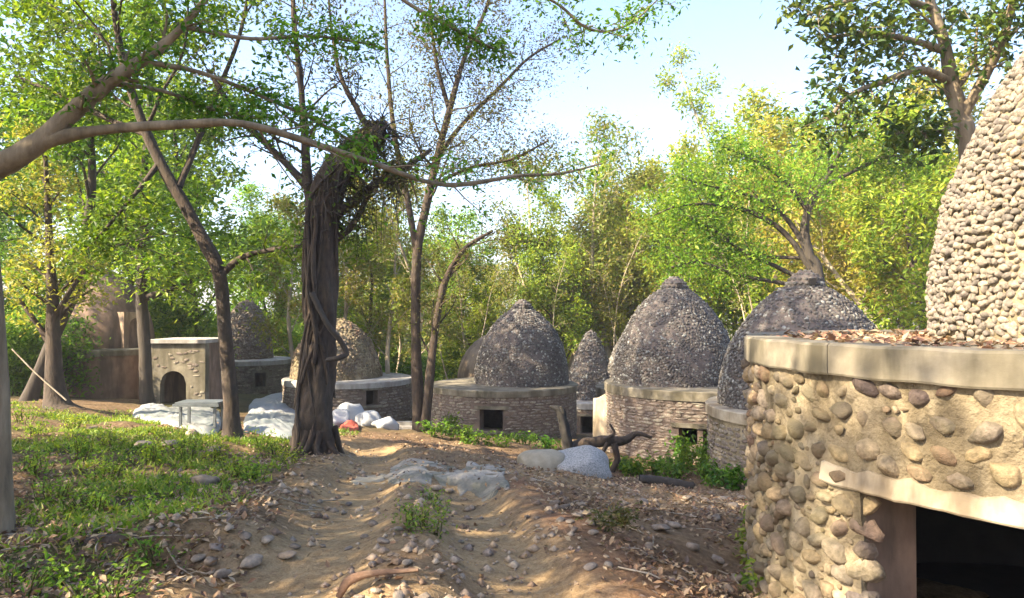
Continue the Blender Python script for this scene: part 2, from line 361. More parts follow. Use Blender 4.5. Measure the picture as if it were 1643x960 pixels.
def greenmask(x, y):
    l = left_of_track(x, y)
    m = np.clip((l - 0.55) / 0.6, 0, 1) * np.clip((19 - y) / 3, 0, 1) * np.clip((y - 3.2) / 1.2, 0.3, 1)
    n = fbm(x * 0.8 + 3, y * 0.8, 31, 4)
    return np.clip(m * np.clip(0.62 + n * 1.7, 0, 1), 0, 1)
patt = np.clip(1.45 - DM / 0.62 + 0.5 * fbm(XX * 1.7, YY * 1.7, 41, 3), 0, 1)
warm = np.clip((fbm(XX * 0.5 + 7, YY * 0.5, 55, 3) + 0.25) * 1.4, 0, 1) * (YY > 6) * (XX > -1.5) * (YY < 16)
patt = np.maximum(patt, 0.75 * warm)
ratt = np.exp(-((D0 - 0.72) / 0.28) ** 2) * (XX > np.interp(YY, TR[0][:, 1], TR[0][:, 0])) * np.clip(0.8 + fbm(XX * 2, YY * 2, 61, 2), 0, 1)
gatt = np.maximum(greenmask(XX, YY), np.clip((YY - 16) / 6, 0, 1) * np.clip(0.55 + fbm(XX * .4, YY * .4, 71, 3), 0, 0.9))
gatt = np.maximum(gatt, np.clip((np.hypot(XX, YY - 5) - 22) / 6, 0, 0.85))
for nm, a in (('path', patt), ('green', gatt), ('red', ratt)):
    at = ground.data.attributes.new(nm, 'FLOAT', 'POINT'); at.data.foreach_set('value', a.astype(np.float32).ravel())

# ------------------------------------------------------------------ stones
def pebble_mesh(seed, sides, rings, flat=0.5, ang=0.0):
    r = np.random.default_rng(seed); V = []
    k = 1 + r.uniform(-.16, .16, sides) + 0.1 * np.cos(2 * np.linspace(0, 2 * PI, sides, endpoint=False) + r.uniform(0, 6))
    for j in range(rings):
        t = j / rings; e = PI / 2 * t
        rad = 0.5 * math.cos(e) ** (0.75 if not ang else 0.45); y = -0.18 if j == 0 else flat * math.sin(e) ** 0.9
        a = np.linspace(0, 2 * PI, sides, endpoint=False)
        V.append(np.stack([rad * k * np.cos(a), np.full(sides, y) * (1 + r.uniform(-.1, .1, sides)), rad * k * np.sin(a)], -1))
    V = np.concatenate(V + [np.array([[r.uniform(-.06, .06), flat * r.uniform(0.92, 1.05), r.uniform(-.06, .06)]])])
    for _ in range(4 if sides > 7 else 0):
        n_ = nrm(r.normal(0, 1, 3) * [1, .8, 1]); n_[1] = abs(n_[1]); V = V - np.outer(np.maximum(V @ n_ - r.uniform(.30, .42), 0) * .8, n_)
    F4 = []; F3 = []
    for j in range(rings - 1):
        for i in range(sides):
            a = j * sides + i; b = j * sides + (i + 1) % sides; F4.append([a, a + sides, b + sides, b])
    t = len(V) - 1
    for i in range(sides):
        a = (rings - 1) * sides + i; b = (rings - 1) * sides + (i + 1) % sides; F3.append([a, t, b])
    return V, np.array(F4), np.array(F3)

def stone_set(nv, sides, rings, seed, ang=0.0, flat=0.5):
    return [pebble_mesh(seed * 100 + i, sides, rings, flat, ang) for i in range(nv)]

def place_stones(items, variants, parent, origin, name, matp, matj, nmax, rng, smooth=True, joined='packed_stones'):
    """items: (pos, normal, sx, sy, sz, roll). The nmax that show largest become parts, the rest one joined part."""
    if not items: return
    pos = np.array([i[0] for i in items]); nn = nrm([i[1] for i in items]); S = np.array([i[2:5] for i in items]); roll = np.array([i[5] for i in items])
    up = np.array([0, 0, 1.0]); t = np.cross(nn, up); bad = np.linalg.norm(t, axis=1) < 1e-3; t[bad] = (1, 0, 0); t = nrm(t); u = nrm(np.cross(t, nn))
    c = np.cos(roll)[:, None]; s = np.sin(roll)[:, None]; tx = t * c + u * s; ux = -t * s + u * c
    camv = np.array([0, 0, CAM_Z]) - pos; dist = np.linalg.norm(camv, axis=1); facing = (camv * nn).sum(1) / dist
    X = np.abs((pos[:, 0] / np.maximum(pos[:, 1], .1)) * FPX) < 835
    Yy = CAM_Z - pos[:, 2]; inv = X & (np.abs(HOR + Yy / np.maximum(pos[:, 1], .1) * FPX - 480) < 495)
    score = np.where((facing > -0.05) & inv, np.sqrt(S[:, 0] * S[:, 2]) / dist * (facing + 0.15), -1)
    order = np.argsort(-score); sel = set(order[:nmax][score[order[:nmax]] > 0].tolist())
    vi = rng.integers(0, len(variants), len(items)); loc = pos - np.asarray(origin)
    if sel:
        mes = []
        for V, f4, f3 in variants:
            m_ = MB(); m_.add(V, f4); m_.f.setdefault(3, []).append(f3); me = m_.mesh(name, smooth); me.materials.append(matp); mes.append(me)
        for i in sorted(sel):
            o = bpy.data.objects.new(name, mes[vi[i]]); COL.objects.link(o); o.parent = parent
            B = np.eye(4); B[:3, 0] = tx[i] * S[i, 0]; B[:3, 1] = nn[i] * S[i, 1]; B[:3, 2] = ux[i] * S[i, 2]; B[:3, 3] = loc[i]
            o.matrix_local = Matrix(B.tolist())
    rest = np.array([i for i in range(len(items)) if i not in sel], int)
    if len(rest):
        mbx = MB()
        for k, (V, f4, f3) in enumerate(variants):
            r = rest[vi[rest] == k]
            if not len(r): continue
            W = (V[None, :, 0, None] * (tx[r] * S[r, 0:1])[:, None, :] + V[None, :, 1, None] * (nn[r] * S[r, 1:2])[:, None, :] + V[None, :, 2, None] * (ux[r] * S[r, 2:3])[:, None, :] + loc[r][:, None, :])
            o_ = (np.arange(len(r)) * len(V))[:, None, None]
            base = mbx.n
            mbx.add(W.reshape(-1, 3), (f4[None] + o_).reshape(-1, 4))
            mbx.f.setdefault(3, []).append((f3[None] + o_).reshape(-1, 3) + base)
        o = mbx.obj(joined, matj, parent, smooth); o['kind'] = 'stuff'

SMALL = stone_set(8, 6, 2, 1)
MED = stone_set(10, 8, 3, 2)
BIG = stone_set(12, 10, 4, 3, flat=0.55)
FLAT = stone_set(8, 8, 2, 4, ang=1.0, flat=0.4)

# ------------------------------------------------------------------ stone huts
def cyl_wall(R, Rin, z0, z1, openings, div=96, zdiv=8, rough=0.0):
    """cylindrical wall with real openings (a0,a1,z0,z1), their reveals and the inner face"""
    A = list(np.linspace(0, 2 * PI, div, endpoint=False)); Z = list(np.linspace(z0, z1, zdiv))
    for a0, a1, b0, b1 in openings: A += [a0 % (2 * PI), a1 % (2 * PI)]; Z += [b0, b1]
    A = sorted(set(np.round(A, 5))); Z = sorted(set(np.round(Z, 4))); nA = len(A); nZ = len(Z)
    def inside(a, z):
        for a0, a1, b0, b1 in openings:
            if ((a - a0) % (2 * PI)) < ((a1 - a0) % (2 * PI)) and b0 < z < b1: return True
        return False
    cell = np.zeros((nA, nZ - 1), bool)
    for i in range(nA):
        am = A[i] + (((A[(i + 1) % nA] - A[i]) % (2 * PI)) / 2)
        for k in range(nZ - 1): cell[i, k] = inside(am, (Z[k] + Z[k + 1]) / 2)
    V = np.array([[r * math.cos(a), r * math.sin(a), z] for r in (R, Rin) for a in A for z in Z])
    if rough:
        h_ = len(V) // 2; aa_ = np.arctan2(V[:h_, 1], V[:h_, 0]) * R; V[:h_, :2] *= (1 + rough / R * (fbm(aa_ * 5, V[:h_, 2] * 5, 7, 4) - .25))[:, None]
    def vid(l, i, k): return l * nA * nZ + (i % nA) * nZ + k
    F = []
    for i in range(nA):
        for k in range(nZ - 1):
            if not cell[i, k]:
                F.append([vid(0, i, k), vid(0, i + 1, k), vid(0, i + 1, k + 1), vid(0, i, k + 1)])
                F.append([vid(1, i, k), vid(1, i, k + 1), vid(1, i + 1, k + 1), vid(1, i + 1, k)])
                if cell[i - 1, k]: F.append([vid(0, i, k), vid(0, i, k + 1), vid(1, i, k + 1), vid(1, i, k)])
                if cell[(i + 1) % nA, k]: F.append([vid(0, i + 1, k), vid(1, i + 1, k), vid(1, i + 1, k + 1), vid(0, i + 1, k + 1)])
                if k > 0 and cell[i, k - 1]: F.append([vid(0, i, k), vid(1, i, k), vid(1, i + 1, k), vid(0, i + 1, k)])
                if k < nZ - 2 and cell[i, k + 1]: F.append([vid(0, i, k + 1), vid(0, i + 1, k + 1), vid(1, i + 1, k + 1), vid(1, i, k + 1)])
    mbx = MB(); mbx.add(V, F); return mbx

def lathe(prof, seg=64, off=(0, 0), close=True):
    mbx = MB(); a = np.linspace(0, 2 * PI, seg, endpoint=False); prof = np.asarray(prof, float)
    V = np.stack([off[0] + np.outer(prof[:, 0], np.cos(a)), off[1] + np.outer(prof[:, 0], np.sin(a)), np.repeat(prof[:, 1:2], seg, 1)], -1)
    i = np.arange(len(prof) * seg).reshape(len(prof), seg); A = i[:-1]; B = i[1:]
    mbx.add(V.reshape(-1, 3), np.stack([A, np.roll(A, -1, 1), np.roll(B, -1, 1), B], -1).reshape(-1, 4)); return mbx

def egg(t, cone=0.0):
    r = (1 - t ** 2.1) ** 0.64
    return r * (1 - cone) + cone * (1 - t) ** 0.8

def wall_items(cx, cy, R, z0, z1, h, w, openings, rng, a_from, a_to, depth=0.05, keep=None):
    """courses of flat stones; returns stone items"""
    out = []; z = z0
    while z < z1 - h * 0.3:
        hh = h * rng.uniform(.75, 1.3); a = a_from + rng.uniform(0, w / R)
        while a < a_to:
            ww = w * rng.uniform(.5, 1.6); am = a + ww / R / 2; zm = z + hh / 2
            ok = True
            for a0, a1, b0, b1 in openings:
                if ((am - a0 + ww / R * .4) % (2 * PI)) < ((a1 - a0) % (2 * PI)) + ww / R * .8 and b0 - hh * .4 < zm < b1 + hh * .4: ok = False
            if ok and zm + hh * .4 < z1:
                n = np.array([math.cos(am), math.sin(am), rng.normal(0, .06)])
                out.append((np.array([cx + R * math.cos(am), cy + R * math.sin(am), zm + rng.normal(0, .008)]), n, ww * .96, depth * rng.uniform(.6, 1.8), hh * .95, rng.normal(0, .07)))
            a += ww / R
        z += hh
    return out

def dome_items(cx, cy, zb, Rd, H, h, w, rng, cone=0.0, a_from=0, a_to=2 * PI, depth=0.55, tmax=0.985):
    out = []; ts = np.linspace(0, 1, 300); rr = Rd * egg(ts, cone); zz = zb + H * ts
    ds = np.hypot(np.diff(rr), np.diff(zz)); s = np.concatenate([[0], np.cumsum(ds)]); q = h * .5
    while q < s[-1]:
        t = np.interp(q, s, ts)
        if t > tmax: break
        r = np.interp(q, s, rr); z = np.interp(q, s, zz)
        dr = np.interp(min(q + .03, s[-1]), s, rr) - np.interp(max(q - .03, 0), s, rr); dz = np.interp(min(q + .03, s[-1]), s, zz) - np.interp(max(q - .03, 0), s, zz)
        a = a_from + rng.uniform(0, w / r); r0 = r
        while a < a_to:
            ww = w * rng.uniform(.5, 1.6); am = a + ww / r0 / 2; r = r0 * (1 + .045 * float(vnoise(am * 1.6 + Rd * 7, z * 1.3, 3)) + .02 * float(vnoise(am * 5, z * 4, 4)))
            n = np.array([math.cos(am) * dz, math.sin(am) * dz, -dr]); n /= np.linalg.norm(n)
            j = rng.normal(0, h * .3)
            out.append((np.array([cx + r * math.cos(am), cy + r * math.sin(am), z + j]), n + rng.normal(0, .1, 3), ww * rng.uniform(.85, 1.1), min(ww, h) * depth * rng.uniform(.6, 1.3), h * rng.uniform(.8, 1.3), rng.normal(0, .5)))
            a += ww / r0
        q += h * .88
    return out

def face(cx, cy): return math.atan2(-cy, -cx)

def ang_of(cx, cy, R, px):
    """angle on the wall (radius R) that the pixel column px meets first"""
    t = (px - 821.5) / FPX; a = t * t + 1; b = -2 * (t * cx + cy); c = cx * cx + cy * cy - R * R
    disc = max(b * b - 4 * a * c, 0); y = (-b - math.sqrt(disc)) / (2 * a); return math.atan2(y - cy, t * y - cx)

def hut(label, cpx, D, R, z0, zr, caph, dome, capmat, wallmat, domecore, windows=(), style='course', nwall=0, dst=(0.07, 0.085), wst=(0.08, 0.22), seed=1, knob=True, name='stone_hut', wall_label=None, cat='hut', dmat='dome_stone'):
    cx = (cpx - 821.5) / FPX * D; cy = D; rng = np.random.default_rng(seed)
    zg = z0 - 0.35; org = np.array([cx, cy, z0])
    root = thing(name, label, cat, org)
    ops = []
    for (p0, p1, y0, y1) in windows:
        a0 = ang_of(cx, cy, R, p0); a1 = ang_of(cx, cy, R, p1); a0 %= 2 * PI; a1 %= 2 * PI
        d = cy + R * math.sin((a0 + a1) / 2)
        ops.append((a0, a1, CAM_Z - (y1 - HOR) / FPX * d - z0, CAM_Z - (y0 - HOR) / FPX * d - z0))
    w = cyl_wall(R, R - 0.38, -0.35, zr - caph - z0, ops).obj('wall', M[wallmat], root, smooth=False)
    for (a0, a1, b0, b1) in ops:     # frame stones: lintel and sill
        for nm, zc, hh in (('lintel', b1 + 0.05, 0.10), ('sill', b0 - 0.05, 0.09)):
            m_ = MB(); aa = np.linspace(a0 - 0.07, a1 + 0.07, 8)
            V = np.array([[r * math.cos(a), r * math.sin(a), zc + s * hh / 2] for a in aa for (r, s) in ((R - .02, -1), (R + .045, -1), (R + .045, 1), (R - .02, 1))])
            F = [[i * 4 + k, i * 4 + (k + 1) % 4, i * 4 + 4 + (k + 1) % 4, i * 4 + 4 + k] for i in range(7) for k in range(4)] + [[0, 3, 2, 1], [28, 29, 30, 31]]
            m_.add(V, F); m_.obj(nm, M['concrete'], root, smooth=False)
    cap = lathe([(R - .05, zr - caph - z0 + .001), (R + .05, zr - caph - z0), (R + .055, zr - z0 - .02), (R + .03, zr - z0), (R * .5, zr - z0 + .03), (0.02, zr - z0 + .04)], 72)
    cap.obj('roof_slab', M[capmat], root, smooth=False)
    fa = face(cx, cy)
    if style == 'course':
        its = wall_items(0, 0, R, 0.0 - .1, zr - caph - z0, wst[0], wst[1], [(o[0], o[1], o[2] - .1, o[3] + .1) for o in ops], rng, fa - 1.7, fa + 1.7)
        its = [(i[0] + org,) + i[1:] for i in its]
        place_stones(its, FLAT, w, org, 'stone', M['wall_stone'], M['wall_stone_j'], nwall, rng, smooth=False)
    if dome:
        dpx, dD, Rd, ztop, cone = dome; dx = (dpx - 821.5) / FPX * dD - cx; dy = dD - cy; H = ztop - zr - (0.22 if knob else 0)
        ts = np.linspace(0, 1, 26)
        dm = lathe([(Rd * .99 * egg(t, cone), zr - z0 + H * t) for t in ts[:-1]] + [(0.02, zr - z0 + H)], 64, (dx, dy)).obj('dome', M[domecore], root)
        fd = math.atan2(-(cy + dy), -(cx + dx))
        its = dome_items(dx, dy, zr - z0, Rd, H, dst[0], dst[1], rng, cone, fd - 2.0, fd + 2.0)
        its = [(i[0] + org,) + i[1:] for i in its]
        if dmat: place_stones(its, SMALL, dm, org, 'stone', M[dmat], M[dmat], 0, rng)
        if knob:
            zk = zr - z0 + H - .16; kb = lathe([(.36, zk - .05), (.33, zk + .12), (.25, zk + .25), (.13, zk + .33), (.02, zk + .36)], 20, (dx, dy)).obj('finial', M[domecore], root)
            ki = [(np.array([dx + .33 * math.cos(a) * f, dy + .33 * math.sin(a) * f, zk + q]) + org, (math.cos(a), math.sin(a), sl), .11, .08, .09, 0.0) for q, f, sl in ((.02, 1.05, 0.1), (.1, 1.0, .25), (.18, .85, .6), (.26, .62, 1.2), (.33, .3, 2.0)) for a in np.arange(0, 2 * PI, .32 / f) + rng.uniform(0, 1)]
            place_stones(ki, SMALL, kb, org, 'stone', M[dmat], M[dmat], 0, rng)
            m_ = MB(); ah = fd + 0.35; ch, sh = math.cos(ah), math.sin(ah)
            box(m_, (dx + .36 * ch, dy + .36 * sh, zk + .13), .06, .13, .12, ah); m_.obj('vent_hole_shade', M['painted_shade'], kb, smooth=False)  # solid near-black box painted as the shade of the hole
    return root, org

HUTS = {}
HUTS['near_mid'] = hut('egg domed pebble hut with stubby finial behind the sandy cobbled wall', 1343, 14.0, 2.4, -1.55, -.19, .2, (1292, 14.0, 1.6, 2.41, 0.0), 'plaster', 'mortar', 'mortar_dark', style='course', nwall=120, dst=(.058, .072), wst=(.10, .19), seed=11)
HUTS['dome2'] = hut('tall grey pebble dome on brown coursed drum behind the leafy weeds', 1124, 18.9, 2.42, -1.95, -.22, .22, (1082, 18.9, 1.58, 2.52, 0.08), 'concrete', 'mortar_brown', 'mortar_dark', windows=[(1088, 1118, 686, 716), (1127, 1142, 688, 722)], nwall=300, dst=(.058, .072), wst=(.075, .24), seed=12)
HUTS['dome1'] = hut('dark pebble dome on brown stone drum with square window beside the twin tree', 808, 24.5, 2.42, -2.3, -.80, .2, (838, 24.5, 1.58, 2.02, 0.0), 'concrete', 'mortar_brown', 'mortar_dark', windows=[(770, 807, 657, 691)], nwall=300, dst=(.064, .08), wst=(.08, .26), seed=13)
HUTS['cone'] = hut('small pointed pebble dome set back between two larger domes', 945, 33, 2.0, -3.9, -2.3, .25, (948, 33, 1.22, .78, 0.55), 'concrete_pale', 'mortar_brown', 'mortar_dark', windows=[(931, 958, 668, 696)], nwall=40, dst=(.1, .12), wst=(.1, .3), seed=14, knob=False)
HUTS['behind2'] = hut('sunlit rounded dome peeping out behind the tall grey dome', 1050, 25.5, 2.0, -2.6, -1.0, .2, (1046, 25.5, 1.55, 1.5, 0.0), 'concrete', 'mortar', 'mortar_dark', nwall=0, dst=(.1, .12), seed=15, knob=False)
HUTS['far_pale'] = hut('pale pointed dome far back among thin trunks', 988, 45, 1.6, -4.0, -1.5, .2, (987, 45, 1.3, .5, 0.6), 'plaster', 'plaster', 'plaster', nwall=0, dst=(.12, .14), seed=16, knob=False, dmat='pebble_j')
HUTS['behind1'] = hut('smooth tan dome half hidden behind the dark pebble dome', 785, 33, 1.9, -3.4, -1.55, .2, (790, 33, 1.6, .62, 0.0), 'plaster', 'plaster', 'tan_render', nwall=0, dst=(.1, .13), seed=17, knob=False, dmat=None)
HUTS['mid_left'] = hut('domed hut with a long grey drum behind the vine wrapped trunk', 560, 28, 2.4, -2.35, -.92, .2, (540, 28, 1.7, 1.35, 0.0), 'concrete_pale', 'mortar_brown', 'mortar', windows=[(588, 607, 626, 650)], nwall=120, dst=(.1, .12), wst=(.10, .28), seed=18, knob=False, dmat='cobble_j')
HUTS['left_far'] = hut('low grey drum hut with small dark window behind the pale sheets', 398, 36, 2.1, -2.3, -.72, .22, (396, 36, 1.25, 2.2, 0.0), 'concrete_pale', 'concrete', 'mortar_brown', windows=[(410, 427, 598, 621)], nwall=60, dst=(.1, .14), wst=(.10, .30), seed=19, knob=False, dmat='wall_stone_j')
hr, ho = hut('brown plastered hut with an arched porch and an arched upper door', 165, 26, 2.4, -1.5, .33, .2, (170, 26, 1.6, 3.1, 0.0), 'concrete', 'brown_plaster', 'brown_plaster', windows=[(103, 122, 585, 615)], style='plain', seed=20, knob=False, dmat=None)
# side buttress of the tall grey hut (pale lit stub)
r2, o2 = HUTS['dome2']
m_ = MB(); bp = P(972, 640, 19.3) - o2
tube(m_, [bp + [0, 0, -1.75], bp + [0, 0, -.9], bp + [0, 0, 0], bp + [0, 0, .03]], [.36, .35, .34, .2], 14); m_.obj('buttress', M['plaster'], r2)

# arched porch of the left hut
def arch_panel(mb, org, ex, ey, w, h, aw, ah, t, x0=None):
    """upright panel w*h*t with an arched opening aw*ah; ex along the width, ey inward"""
    x0 = w / 2 if x0 is None else x0; n = 12
    xs_ = [x0 - aw / 2 + aw * i / n for i in range(n + 1)]
    top = [ah - aw / 2 + math.sqrt(max((aw / 2) ** 2 - (x - x0) ** 2, 0)) for x in xs_]
    def pt(x, z, d): return np.asarray(org) + np.asarray(ex) * x + np.asarray(ey) * d + np.array([0, 0, z])
    def quad(a, b, c, d): mb.add([a, b, c, d], [[0, 1, 2, 3]])
    for d in (0, t):
        quad(pt(0, 0, d), pt(xs_[0], 0, d), pt(xs_[0], h, d), pt(0, h, d)); quad(pt(xs_[-1], 0, d), pt(w, 0, d), pt(w, h, d), pt(xs_[-1], h, d))
        for i in range(n): quad(pt(xs_[i], top[i], d), pt(xs_[i + 1], top[i + 1], d), pt(xs_[i + 1], h, d), pt(xs_[i], h, d))
    for i in range(n): quad(pt(xs_[i], top[i], 0), pt(xs_[i], top[i], t), pt(xs_[i + 1], top[i + 1], t), pt(xs_[i + 1], top[i + 1], 0))
    for x, z in ((xs_[0], top[0]), (xs_[-1], top[-1])): quad(pt(x, 0, 0), pt(x, 0, t), pt(x, z, t), pt(x, z, 0))
    quad(pt(0, h, 0), pt(w, h, 0), pt(w, h, t), pt(0, h, t)); quad(pt(0, 0, 0), pt(0, h, 0), pt(0, h, t), pt(0, 0, t)); quad(pt(w, 0, 0), pt(w, 0, t), pt(w, h, t), pt(w, h, 0))

pa = P(238, 545, 23.6) - ho; pb = P(330, 545, 23.6) - ho; pa[2] = pb[2] = -.2
ex = nrm(pb - pa); ey = np.array([-ex[1], ex[0], 0]); pw = np.linalg.norm(pb - pa); ph = CAM_Z - 45 / FPX * 23.6 - ho[2] + .2
pm = MB(); arch_panel(pm, pa, ex, ey, pw, ph - .12, .84, 1.38, .3, .42 + .40); porch = pm.obj('porch', M['concrete'], hr, smooth=False)
m_ = MB()
for q in (0, pw): # side walls
    c = pa + ex * (q + (.15 if q == 0 else -.15)) + ey * 1.2 + [0, 0, (ph - .12) / 2]
    m_ = MB(); box(m_, c, .3, 1.8, ph - .13, math.atan2(ex[1], ex[0])); m_.obj('side_wall', M['brown_plaster'], porch, smooth=False)
m_ = MB(); box(m_, pa + ex * pw / 2 + ey * 1.0 + [0, 0, ph - .06], pw + .1, 2.2, .118, math.atan2(ex[1], ex[0])); m_.obj('porch_roof', M['concrete_pale'], porch, smooth=False)
m_ = MB(); box(m_, pa + ex * pw / 2 + ey * -.35 + [0, 0, .0], pw + .5, .8, .3, math.atan2(ex[1], ex[0])); m_.obj('step', M['brown_plaster'], porch, smooth=False)
rng = np.random.default_rng(3)
its = []
for k in range(60):
    q = rng.uniform(.05, pw - .05); z = rng.uniform(.1, ph - .3)
    if abs(q - .82) < .55 and z < 1.5: continue
    its.append((pa + ho + ex * q + [0, 0, z], -ey, rng.uniform(.12, .3), .05, rng.uniform(.06, .12), rng.normal(0, .1)))
place_stones(its, FLAT, porch, ho, 'stone', M['wall_stone'], M['wall_stone_j'], 60, rng, smooth=False)
# arched niche (upper door) on the dome of that hut
fd = math.atan2(-26, -(170 - 821.5) / FPX * 26) + .62
dc = np.array([(170 - 821.5) / FPX * 26, 26, .33]) - ho; nd = np.array([math.cos(fd), math.sin(fd), 0]); td = np.array([-nd[1], nd[0], 0])
m_ = MB(); arch_panel(m_, dc + nd * 1.63 - td * .5, td, -nd, 1.0, 1.25, .62, 1.05, .35); up = m_.obj('upper_doorway', M['tan_render'], hr, smooth=False)
m_ = MB(); box(m_, dc + nd * 1.36 + [0, 0, .55], .1, .75, 1.1, fd); m_.obj('interior_shade', M['painted_shade'], up, smooth=False)  # near-black panel standing for the shade behind the arch

# ------------------------------------------------------------------ the near hut
NC = np.array([4.22, 5.15]); NR = 2.42; NZR = 1.41; NZ0 = -.75
org = np.array([NC[0], NC[1], NZ0]); nh = thing('stone_hut', 'big cobbled hut with mortared river stone wall and wide dark doorway', 'hut', org)
rng = np.random.default_rng(77)
A0 = ang_of(NC[0], NC[1], NR, 1378) % (2 * PI); A1 = A0 + .80; ZL = .60
ops = [(A0, A1, -.5, ZL - NZ0)]
nwall = cyl_wall(NR, NR - .42, -.5, NZR - .19 - NZ0, ops, 300, 48, .04)
nw = nwall.obj('wall', M['mortar'], nh, smooth=False)
cyl_wall(NR - .425, NR - .45, -.48, NZR - .2 - NZ0, ops, 90, 6).obj('shade_lining', M['painted_shade'], nh, smooth=False)  # inner walls painted near-black to stand for the room's shade
lathe([(NR - .46, NZR - .2 - NZ0), (.02, NZR - .2 - NZ0)], 48).obj('shade_ceiling', M['painted_shade'], nh, smooth=False)  # ceiling coloured dark for the same interior shade
lathe([(NR - .05, NZ0 * 0 - .08), (.02, -.08)], 48).obj('shaded_floor', M['painted_shade'], nh, smooth=False)  # floor takes the same painted-in shade as the walls
# plastered lintel band over the doorway
m_ = MB(); aa = np.linspace(A0 - .12, A1 + .12, 30); V = []
for i, a in enumerate(aa):
    b0 = ZL - NZ0 - .03 + .006 * rng.uniform(-1, 1); b1 = ZL - NZ0 + .085 + .022 * rng.uniform(-1, 1)
    for r_, z_ in ((NR - .30, b0), (NR + .022, b0), (NR + .03, b0 + .012), (NR + .012, b1), (NR - .05, b1 + .02)): V.append((r_ * math.cos(a), r_ * math.sin(a), z_))
F = [[i * 5 + k, i * 5 + k + 1, i * 5 + 6 + k, i * 5 + 5 + k] for i in range(29) for k in range(4)]
m_.add(V, F); m_.obj('lintel', M['plaster'], nh, smooth=False)
# parapet blocks and roof
lathe([(NR - .3, NZR - .185 - NZ0), (NR - .3, NZR - .03 - NZ0), (NR * .5, NZR - .02 - NZ0), (.02, NZR - .01 - NZ0)], 64).obj('roof_slab', M['concrete'], nh)
joint = ang_of(NC[0], NC[1], NR + .04, 1328); nb = 11
for b in range(nb):
    a0 = joint + b * 2 * PI / nb + .0018; a1 = joint + (b + 1) * 2 * PI / nb - .0018; m_ = MB(); aa = np.linspace(a0, a1, 14)
    zb = NZR - .19 - NZ0; zt = NZR - NZ0; jj = rng.uniform(-.006, .006)
    prof = [(NR - .29, zb), (NR + .035 + jj, zb), (NR + .042 + jj, zb + .012), (NR + .042 + jj, zt - .015), (NR + .025 + jj, zt), (NR - .29, zt - .004)]
    V = [(r_ * math.cos(a), r_ * math.sin(a), z_ + .004 * math.sin(a * 31)) for a in aa for r_, z_ in prof]; n6 = 6
    F = [[i * n6 + k, i * n6 + (k + 1) % n6, (i + 1) * n6 + (k + 1) % n6, (i + 1) * n6 + k] for i in range(13) for k in range(n6)]
    m_.add(V, F); m_.f.setdefault(6, []).append(np.array([list(range(5, -1, -1)), [13 * 6 + k for k in range(6)]]))
    m_.obj('parapet_block', M['concrete'], nh, smooth=False)
# cobbles: dart throwing on the unrolled wall
its = []; C = np.zeros((0, 3)); aL, aR = 2.2, 5.3
tries = 0
while tries < 34000:
    tries += 1
    a = rng.uniform(aL, aR); z = rng.uniform(-.95, NZR - .22); st_ = tries / 34000
    upper = z > ZL + .02 + .35 * max(0, (A0 - a) / .5)
    if st_ < .12: rr_ = rng.uniform(.075, .105)
    elif st_ < .45: rr_ = rng.uniform(.05, .08)
    else: rr_ = rng.uniform(.022, .05)
    if upper and (st_ > .45 and rng.uniform() < .9): continue
    rr_ *= .74 if upper else .74
    if a > A0 - .03 - rr_ / NR * .6 and a < A1 + .05 and z < ZL + .13: continue
    gap = 1.0 if not upper else rng.uniform(1.0, 1.35)
    s = a * NR
    if len(C):
        d = np.hypot(C[:, 0] - s, C[:, 1] - z) - (C[:, 2] + rr_) * gap * .98
        if d.min() < 0: continue
    C = np.vstack([C, [s, z, rr_]])
    asp = rng.uniform(1.0, 1.9); n = np.array([math.cos(a), math.sin(a), rng.normal(-.12, .12)])
    its.append((np.array([NC[0] + (NR - .006) * math.cos(a), NC[1] + (NR - .006) * math.sin(a), z]), n + rng.normal(0, .12, 3), 2 * rr_ * asp ** .5, rr_ * (rng.uniform(.8, 1.7) if upper else rng.uniform(1.0, 2.0)), 2 * rr_ / asp ** .5, rng.normal(0.25, .5)))
place_stones(its, BIG, nw, org, 'cobble', M['cobble'], M['cobble_j'], 300, rng)
# jamb quoins breaking the doorway edge
qi = []
z = -.8
while z < ZL - .1:
    hq = rng.uniform(.09, .17); n = np.array([math.cos(A0 + .6), math.sin(A0 + .6), 0])
    pq = np.array([NC[0] + (NR - .05) * math.cos(A0), NC[1] + (NR - .05) * math.sin(A0), z + hq / 2]); tq = np.array([-math.sin(A0), math.cos(A0), 0])
    qi.append((pq - tq * .02, n + rng.normal(0, .15, 3), rng.uniform(.14, .24), rng.uniform(.08, .16), hq * 1.05, rng.normal(0, .15))); z += hq
place_stones(qi, BIG, nw, org, 'quoin', M['cobble'], M['cobble'], 40, rng)
m_ = MB(); V = []
for r_ in (NR - .035, NR - .44):   # plaster on the jamb
    for z_ in (-.5, ZL - NZ0 - .005): V.append((r_ * math.cos(A0 + .004), r_ * math.sin(A0 + .004), z_))
m_.add(V, [[0, 1, 3, 2]]); m_.obj('jamb_plaster', M['brown_plaster'], nw, smooth=False)
# dome
NDC = np.array([4.86, 5.2]); NRD = 1.64; NH = 2.92
dm = lathe([(NRD * .99 * egg(t), NZR - .03 - NZ0 + NH * t) for t in np.linspace(0, .999, 30)], 72, tuple(NDC - NC)).obj('dome', M['mortar'], nh)
fd = math.atan2(-NDC[1], -NDC[0])
its = dome_items(NDC[0], NDC[1], NZR - .03, NRD, NH, 0.05, .062, rng, 0.0, fd - 1.9, fd + 1.9, depth=.95)
place_stones(its, MED, dm, org, 'pebble', M['pebble'], M['pebble_j'], 300, rng)

